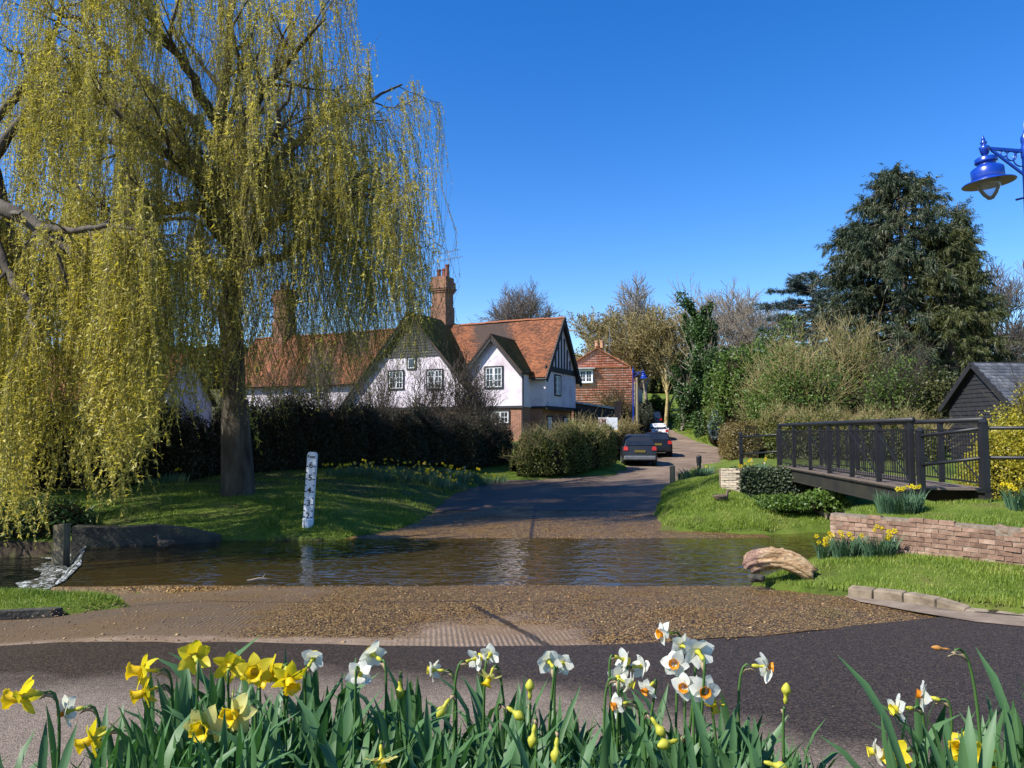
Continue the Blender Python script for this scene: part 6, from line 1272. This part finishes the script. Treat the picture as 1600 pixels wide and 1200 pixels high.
FL = [
 ('yellow', 36, 1088, 1.62, (-.92, -.15, -.12), 1.0, 'deep yellow trumpet daffodil in profile at the weir end of the flower bed'),
 ('orange', 102, 1112, 1.66, (-.93, -.20, -.15), .92, 'white daffodil with orange cup in profile next to the lone yellow trumpet'),
 ('yellow', 143, 1156, 1.60, (-.75, -.35, -.30), .85, 'low yellow daffodil nodding under the white one with orange cup'),
 ('yellow', 222, 1048, 1.85, (-.90, -.20, .05), .98, 'upper of two yellow trumpets facing the weir side'),
 ('yellow', 226, 1082, 1.83, (-.85, -.30, -.30), .85, 'lower of two yellow trumpets facing the weir side, tucked under the other'),
 ('yellow', 304, 1025, 1.85, (-.45, .75, .05), 1.02, 'tall yellow daffodil standing alone, seen from behind with a papery sheath'),
 ('yellow', 360, 1040, 1.90, (-.2, .85, .0), .98, 'yellow daffodil seen from behind at the edge of the yellow cluster'),
 ('yellow', 398, 1049, 1.86, (.15, -.75, .1), 1.0, 'yellow daffodil in the middle of the yellow cluster'),
 ('yellow', 424, 1053, 1.92, (-.5, -.6, -.25), 1.0, 'drooping yellow trumpet in the yellow cluster'),
 ('yellow', 452, 1061, 1.84, (.3, -.5, -.35), .98, 'yellow daffodil hanging down on the white flowers\' side of the yellow cluster'),
 ('pale', 320, 1135, 1.58, (-.12, -.95, -.05), 1.0, 'pale yellow daffodil looking straight out with frilled golden trumpet'),
 ('pale', 368, 1115, 1.63, (-.35, -.85, -.02), 1.0, 'pale yellow daffodil just behind the frilled frontal one'),
 ('white', 490, 1028, 1.92, (.1, .85, .30), .92, 'white daffodil seen from behind beside the yellow cluster'),
 ('white', 582, 1022, 1.90, (-.6, .65, .15), .98, 'white daffodil turned away on a hooked yellow neck'),
 ('white', 562, 1054, 1.86, (.0, .5, -.45), 1.0, 'white daffodil hanging below the hooked one'),
 ('white', 675, 1047, 2.0, (-.85, .1, .0), .80, 'small white daffodil half hidden by an upright leaf'),
 ('white', 744, 1029, 1.98, (.65, .5, .05), .82, 'white daffodil in profile, one of the pair over the nodding one'),
 ('white', 766, 1022, 2.0, (.15, .85, .1), .80, 'white daffodil seen from behind, top of the close trio'),
 ('pale', 764, 1060, 1.93, (-.35, -.4, -.75), .72, 'pale nodding daffodil below the close white pair'),
 ('white', 857, 1033, 1.92, (-.25, .9, .1), .95, 'white daffodil from behind, first of the twin heads'),
 ('white', 879, 1036, 1.95, (.35, .85, .0), .88, 'white daffodil from behind, tucked behind its twin'),
 ('orange', 1034, 990, 1.95, (-.80, -.3, .05), .85, 'highest white daffodil with orange cup against the dark tarmac'),
 ('white', 1090, 1017, 1.80, (-.05, .92, .15), 1.12, 'largest white daffodil, seen from behind on a straight stem'),
 ('white', 1064, 1008, 1.92, (-.5, .75, .1), .90, 'white daffodil partly behind the largest white one'),
 ('orange', 1054, 1036, 1.85, (-.35, -.9, .05), .92, 'white daffodil with orange cup facing out below the highest one'),
 ('orange', 1070, 1073, 1.80, (-.50, -.8, .0), .88, 'white daffodil with orange cup in the low pair'),
 ('orange', 1101, 1079, 1.76, (-.10, -.95, -.05), .98, 'white daffodil with deep orange ringed cup looking straight out'),
 ('yellow', 1116, 1102, 1.80, (.2, -.3, -.85), .55, 'shrivelled yellow flower hanging on a hooked stem'),
 ('white', 975, 1031, 1.93, (.6, .3, -.3), .80, 'white daffodil at the end of an arched stem'),
 ('orange', 1003, 1041, 1.95, (.7, .45, -.1), .84, 'white daffodil with orange cup turned towards the lane side'),
 ('white', 966, 1058, 1.92, (.1, .85, -.1), .85, 'white daffodil crowded behind the lemon one'),
 ('white', 984, 1068, 1.88, (.7, -.2, -.2), .80, 'white daffodil with lemon cup in the crowded group'),
 ('orange', 1010, 1078, 1.86, (-.6, -.4, -.4), .75, 'small white daffodil with orange cup nodding low in the crowded group'),
 ('orange', 962, 1102, 1.82, (-.9, -.15, -.15), .75, 'white daffodil with orange cup in profile under the crowded group'),
 ('orange', 1199, 1042, 1.85, (.92, -.1, -.05), .92, 'white daffodil with orange cup in profile facing the lawn side'),
 ('white', 1402, 1108, 1.75, (-.90, -.05, -.05), .92, 'white daffodil with ragged trumpet at the edge of the second clump'),
 ('orange', 1441, 1086, 1.82, (-.75, .5, .1), .92, 'white daffodil turned away with a peep of orange, in the second clump'),
 ('white', 1366, 1174, 1.62, (-.75, .2, -.1), .85, 'white daffodil low beside two yellow trumpets in the second clump'),
 ('yellow', 1400, 1178, 1.60, (-.80, -.35, -.05), .82, 'yellow trumpet beside the low white daffodil of the second clump'),
 ('yellow', 1506, 1168, 1.60, (-.75, -.45, .05), .85, 'yellow daffodil, upper of two overlapping in the second clump'),
 ('yellow', 1526, 1186, 1.56, (.1, -.75, -.45), .95, 'yellow daffodil, lower of two overlapping in the second clump'),
 ('pale', 596, 1188, 1.55, (.1, -.3, -.75), .72, 'pale daffodil bowed down low among the leaves'),
]
for (kd, px, py, d, fc, sz, lab) in FL: daffodil(kd, px, py, d, fc, sz, lab, leaves=3 if px < 180 else 4, dx=(.05 if fc[0] < -.6 else (-.05 if fc[0] > .6 else rng.normal(0, .02))))
BUDS = [(693, 1106, 1.8, (-.5, -.3, -.7), 'yellow daffodil bud drooping below the flower half hidden by a leaf'), (805, 1114, 1.8, (.8, -.3, -.45), 'yellow daffodil bud pointing sideways below the nodding pale flower'), (869, 1172, 1.6, (-.1, -.3, -.9), 'fat cream daffodil bud hanging straight down'), (833, 1150, 1.7, (-.15, -.2, -.9), 'small yellow bud hanging beside the fat cream one'), (828, 1078, 1.85, (0, 0, 1), 'upright green daffodil bud below the twin white heads'), (1028, 1136, 1.7, (.5, -.2, -.7), 'green daffodil bud under the crowded white group'), (1044, 1161, 1.6, (-.8, -.3, -.1), 'slim yellow bud lying sideways low among the leaves'), (1228, 1084, 1.8, (.1, 0, 1), 'upright pointed yellow bud beside the lawn-facing flower'), (1212, 1196, 1.6, (.9, -.2, -.2), 'yellow bud at the very bottom edge between the two clumps'), (625, 1075, 1.9, (0, -.1, -.9), 'tiny green bud near the white flower behind the leaf')]
for (px, py, d, fc, lab) in BUDS: daffodil('yellow', px, py, d, fc, .95, lab, 2, 0, True)
daffodil('yellow', 1470, 1013, 1.70, (-.95, 0, .12), .8, 'withered orange daffodil on the tallest bent stem of the second clump', 2, .10, 'withered')
def tuft(px, d, n, sc, label):
    x = P(px, 677, d)[0]; z = bedz(x, d)-.02; root = empty('daffodil_leaves', (x, d, z), 0, label, 'daffodil leaves', 'leafy daffodil tufts without flowers')
    for _ in range(n): add_leaf(root, (rng.normal(0, .022), rng.normal(0, .022), 0), rng.normal(0, .19), rng.uniform(0, 6.28), sc*rng.uniform(.66, 1.06))
TL = 'tuft of blue green strap leaves without a flower in the roadside daffodil bed'
for i in range(235):
    px = rng.uniform(190, 1255); d = 1.36+.9*rng.uniform(0, 1)**1.1; hgt = np.interp(px, [190, 260, 500, 620, 900, 1100, 1200, 1270], [.86, .98, 1.02, .92, .86, .92, .80, .62])
    tuft(px, d, int(rng.integers(10, 15)), hgt*1.22*float(np.interp(d, [1.36, 2.2], [.82, 1.08]))*rng.uniform(.82, 1.06), TL)
for i in range(28): tuft(rng.uniform(1440, 1680), rng.uniform(1.42, 2.0), 8, rng.uniform(.95, 1.2), TL)
for i in range(9): tuft(rng.uniform(1250, 1430), rng.uniform(1.4, 1.7), 6, rng.uniform(.65, .85), TL)
for i in range(14): tuft(rng.uniform(-60, 190), rng.uniform(1.4, 1.75), 6, rng.uniform(.8, 1.05), TL)

# clumps on the banks: leaves joined, every flower head a part
def head_mesh(pm_, cm, k):
    m = MB()
    for i in range(6):
        a = i*math.pi/3; r = Matrix.Rotation(a, 3, 'Z'); q = [r @ v_(p)*k for p in ((.006, 0, 0), (.028, .015, .0), (.046, 0, -.006), (.028, -.015, .0))]; m.add(q, [(0, 1, 2, 3)], 0)
    S_ = 8; v = [(r*k*math.cos(j*math.pi/4), r*k*math.sin(j*math.pi/4), z*k) for (r, z) in ((.010, 0), (.013, .022), (.019, .032)) for j in range(S_)]; m.add(v, [(i*S_+j, i*S_+(j+1) % S_, (i+1)*S_+(j+1) % S_, (i+1)*S_+j) for i in range(2) for j in range(S_)], 1)
    return m.mesh('flower', [pm_, cm])
HD = {'y': [head_mesh(M_PY, M_CY, k) for k in (1.0, 1.2)], 'w': [head_mesh(M_PW, M_CO, k) for k in (1.0, 1.15)], 'p': [head_mesh(M_PP, M_CY, k) for k in (1.0, 1.15)]}
M_BLEAF = leafmat('bank_daffodil_leaves', [(.045, .10, .050), (.080, .155, .080), (.13, .215, .11)], .25, .08, .4, 2, .7)
def clump(label, x, y, rx, ry, nl, nf, h, cols='y', fz=(.9, 1.15), face=(-.3, -.8, .0), group='daffodil clumps on the banks', fw=1.0):
    z = H1(x, y)-.03; root = empty('daffodil_clump', (x, y, z), 0, label, 'daffodils', group)
    n = nl; a = rng.uniform(0, 6.28, n); rr = np.sqrt(rng.uniform(0, 1, n)); bx, by = rr*np.cos(a)*rx*.75, rr*np.sin(a)*ry*.75; bz = HZ(x+bx, y+by)-z-.02
    H_ = h*rng.uniform(.6, 1.05, n); out = norm(np.stack([bx/rx, by/ry, 0*bx], -1)+rng.normal(0, .35, (n, 3))*np.array([1, 1, 0])); spread = H_*rng.uniform(.12, .55, n); wv = np.stack([-np.sin(a+1), np.cos(a+1), 0*a], -1)*(.010*rng.uniform(.8, 1.2, n))[:, None]
    b = np.stack([bx, by, bz], -1); m1 = b+out*(spread*.3)[:, None]+np.array([0, 0, 1])*(H_*.58)[:, None]; droop = np.where(rng.uniform(0, 1, n) < .3, .55, 1.0); tp = b+out*(spread)[:, None]*(2-droop)[:, None]+np.array([0, 0, 1])*(H_*droop)[:, None]
    V = np.stack([b-wv, b+wv, m1+wv, m1-wv, tp], 1).reshape(-1, 3); f4 = np.arange(n)[:, None]*5
    q = np.concatenate([f4+np.array([[0, 1, 2, 2]]), f4+np.array([[0, 2, 3, 3]])]); tri = np.concatenate([f4+np.array([[0, 1, 2]]), f4+np.array([[0, 2, 3]]), f4+np.array([[3, 2, 4]])])
    o = link('foliage', np_mesh('foliage', V, tri, M_BLEAF), root); o['kind'] = 'stuff'
    for i in range(nf):
        a_ = rng.uniform(0, 6.28); r_ = math.sqrt(rng.uniform(0, 1)); fx_, fy_ = r_*math.cos(a_)*rx*fw, r_*math.sin(a_)*ry*fw; c = cols[int(rng.integers(0, len(cols)))]
        me = HD[c][int(rng.integers(0, 2))]; o = link('flower', me, root); fd = (v_(face)+v_((rng.normal(0, .5), rng.normal(0, .35), rng.normal(-.05, .25)))).normalized()
        o.matrix_local = Matrix.LocRotScale(v_((fx_, fy_, float(HZ(np.array([x+fx_]), np.array([y+fy_]))[0])-z+h*rng.uniform(*fz))), fd.to_track_quat('Z', 'Y'), None)
gxy = lambda px, d: (float(P(px, 677, d)[0]), d)
clump('large daffodil clump on the grass over the brick wall, flowering at one end', *gxy(1402, 13.3), .50, .35, 420, 8, .42, 'yyp', (.92, 1.12), fw=.8)
clump('daffodil clump at the frame edge on the upper grass', *gxy(1592, 12.6), .30, .28, 170, 6, .40, 'y', (.85, 1.1))
clump('yellow daffodils leaning over the stream at the corner of the brick wall', *gxy(1285, 13.1), .16, .15, 70, 11, .42, 'y', (.5, 1.0))
clump('daffodil clump under the brick wall, flowers held above the log side', *gxy(1318, 12.7), .30, .25, 230, 5, .42, 'y', (.6, 1.1))
clump('daffodil clump under the brick wall with a knot of bright heads on top', *gxy(1368, 12.4), .33, .24, 260, 8, .42, 'y', (.7, 1.2))
clump('small daffodil clump on top of the ivy-covered abutment', *gxy(1172, 23.9), .62, .45, 300, 13, .40, 'yyyw', (.8, 1.2))
clump('green daffodil leaves with few flowers round the dark bollard', *gxy(1086, 28.6), .9, .5, 360, 5, .42, 'yw', (.8, 1.1))
BK = [(528, 25.2, 743), (548, 25.4, 738), (566, 25.8, 735), (590, 26.2, 730), (600, 25.6, 737), (622, 27.2, 722), (640, 26.5, 727), (655, 27.6, 720), (672, 28.2, 717), (690, 27.4, 722), (706, 28.6, 714), (722, 28.2, 718), (736, 29, 712), (752, 28.8, 714), (690, 26.6, 735), (668, 27, 727), (775, 29.6, 712), (715, 27.2, 728)]
wh = ['first on the weir side', 'just past the gauge board', 'below the twiggiest hedge part', 'in front of a bare gap', 'low on the slope below the gap', 'where the row climbs', 'under the climbing part', 'in the dense middle', 'at the hedge foot in the middle', 'in the thick of the flowers', 'high under the dark hedge', 'in the brightest patch', 'near the hedge end', 'last full one by the lane', 'low straggler of the bright patch', 'between middle and bright patch', 'thin one closest to the lane', 'low one on the lane slope']
for (px, d, _), w_ in zip(BK, wh): clump('shaded yellow daffodil clump on the far bank, '+w_, *gxy(px, d), .55, .5, 150, 9 if px < 770 else 4, .40, 'yyyyp' if px < 680 else 'yyyyw', (.75, 1.25))
clump('green leafy clump half in sun on the far bank slope', *gxy(640, 24.0), .28, .25, 80, 0, .22); clump('sparse shaded daffodils at the foot of the big willow', *gxy(255, 22.5), 1.0, .7, 260, 5, .35)
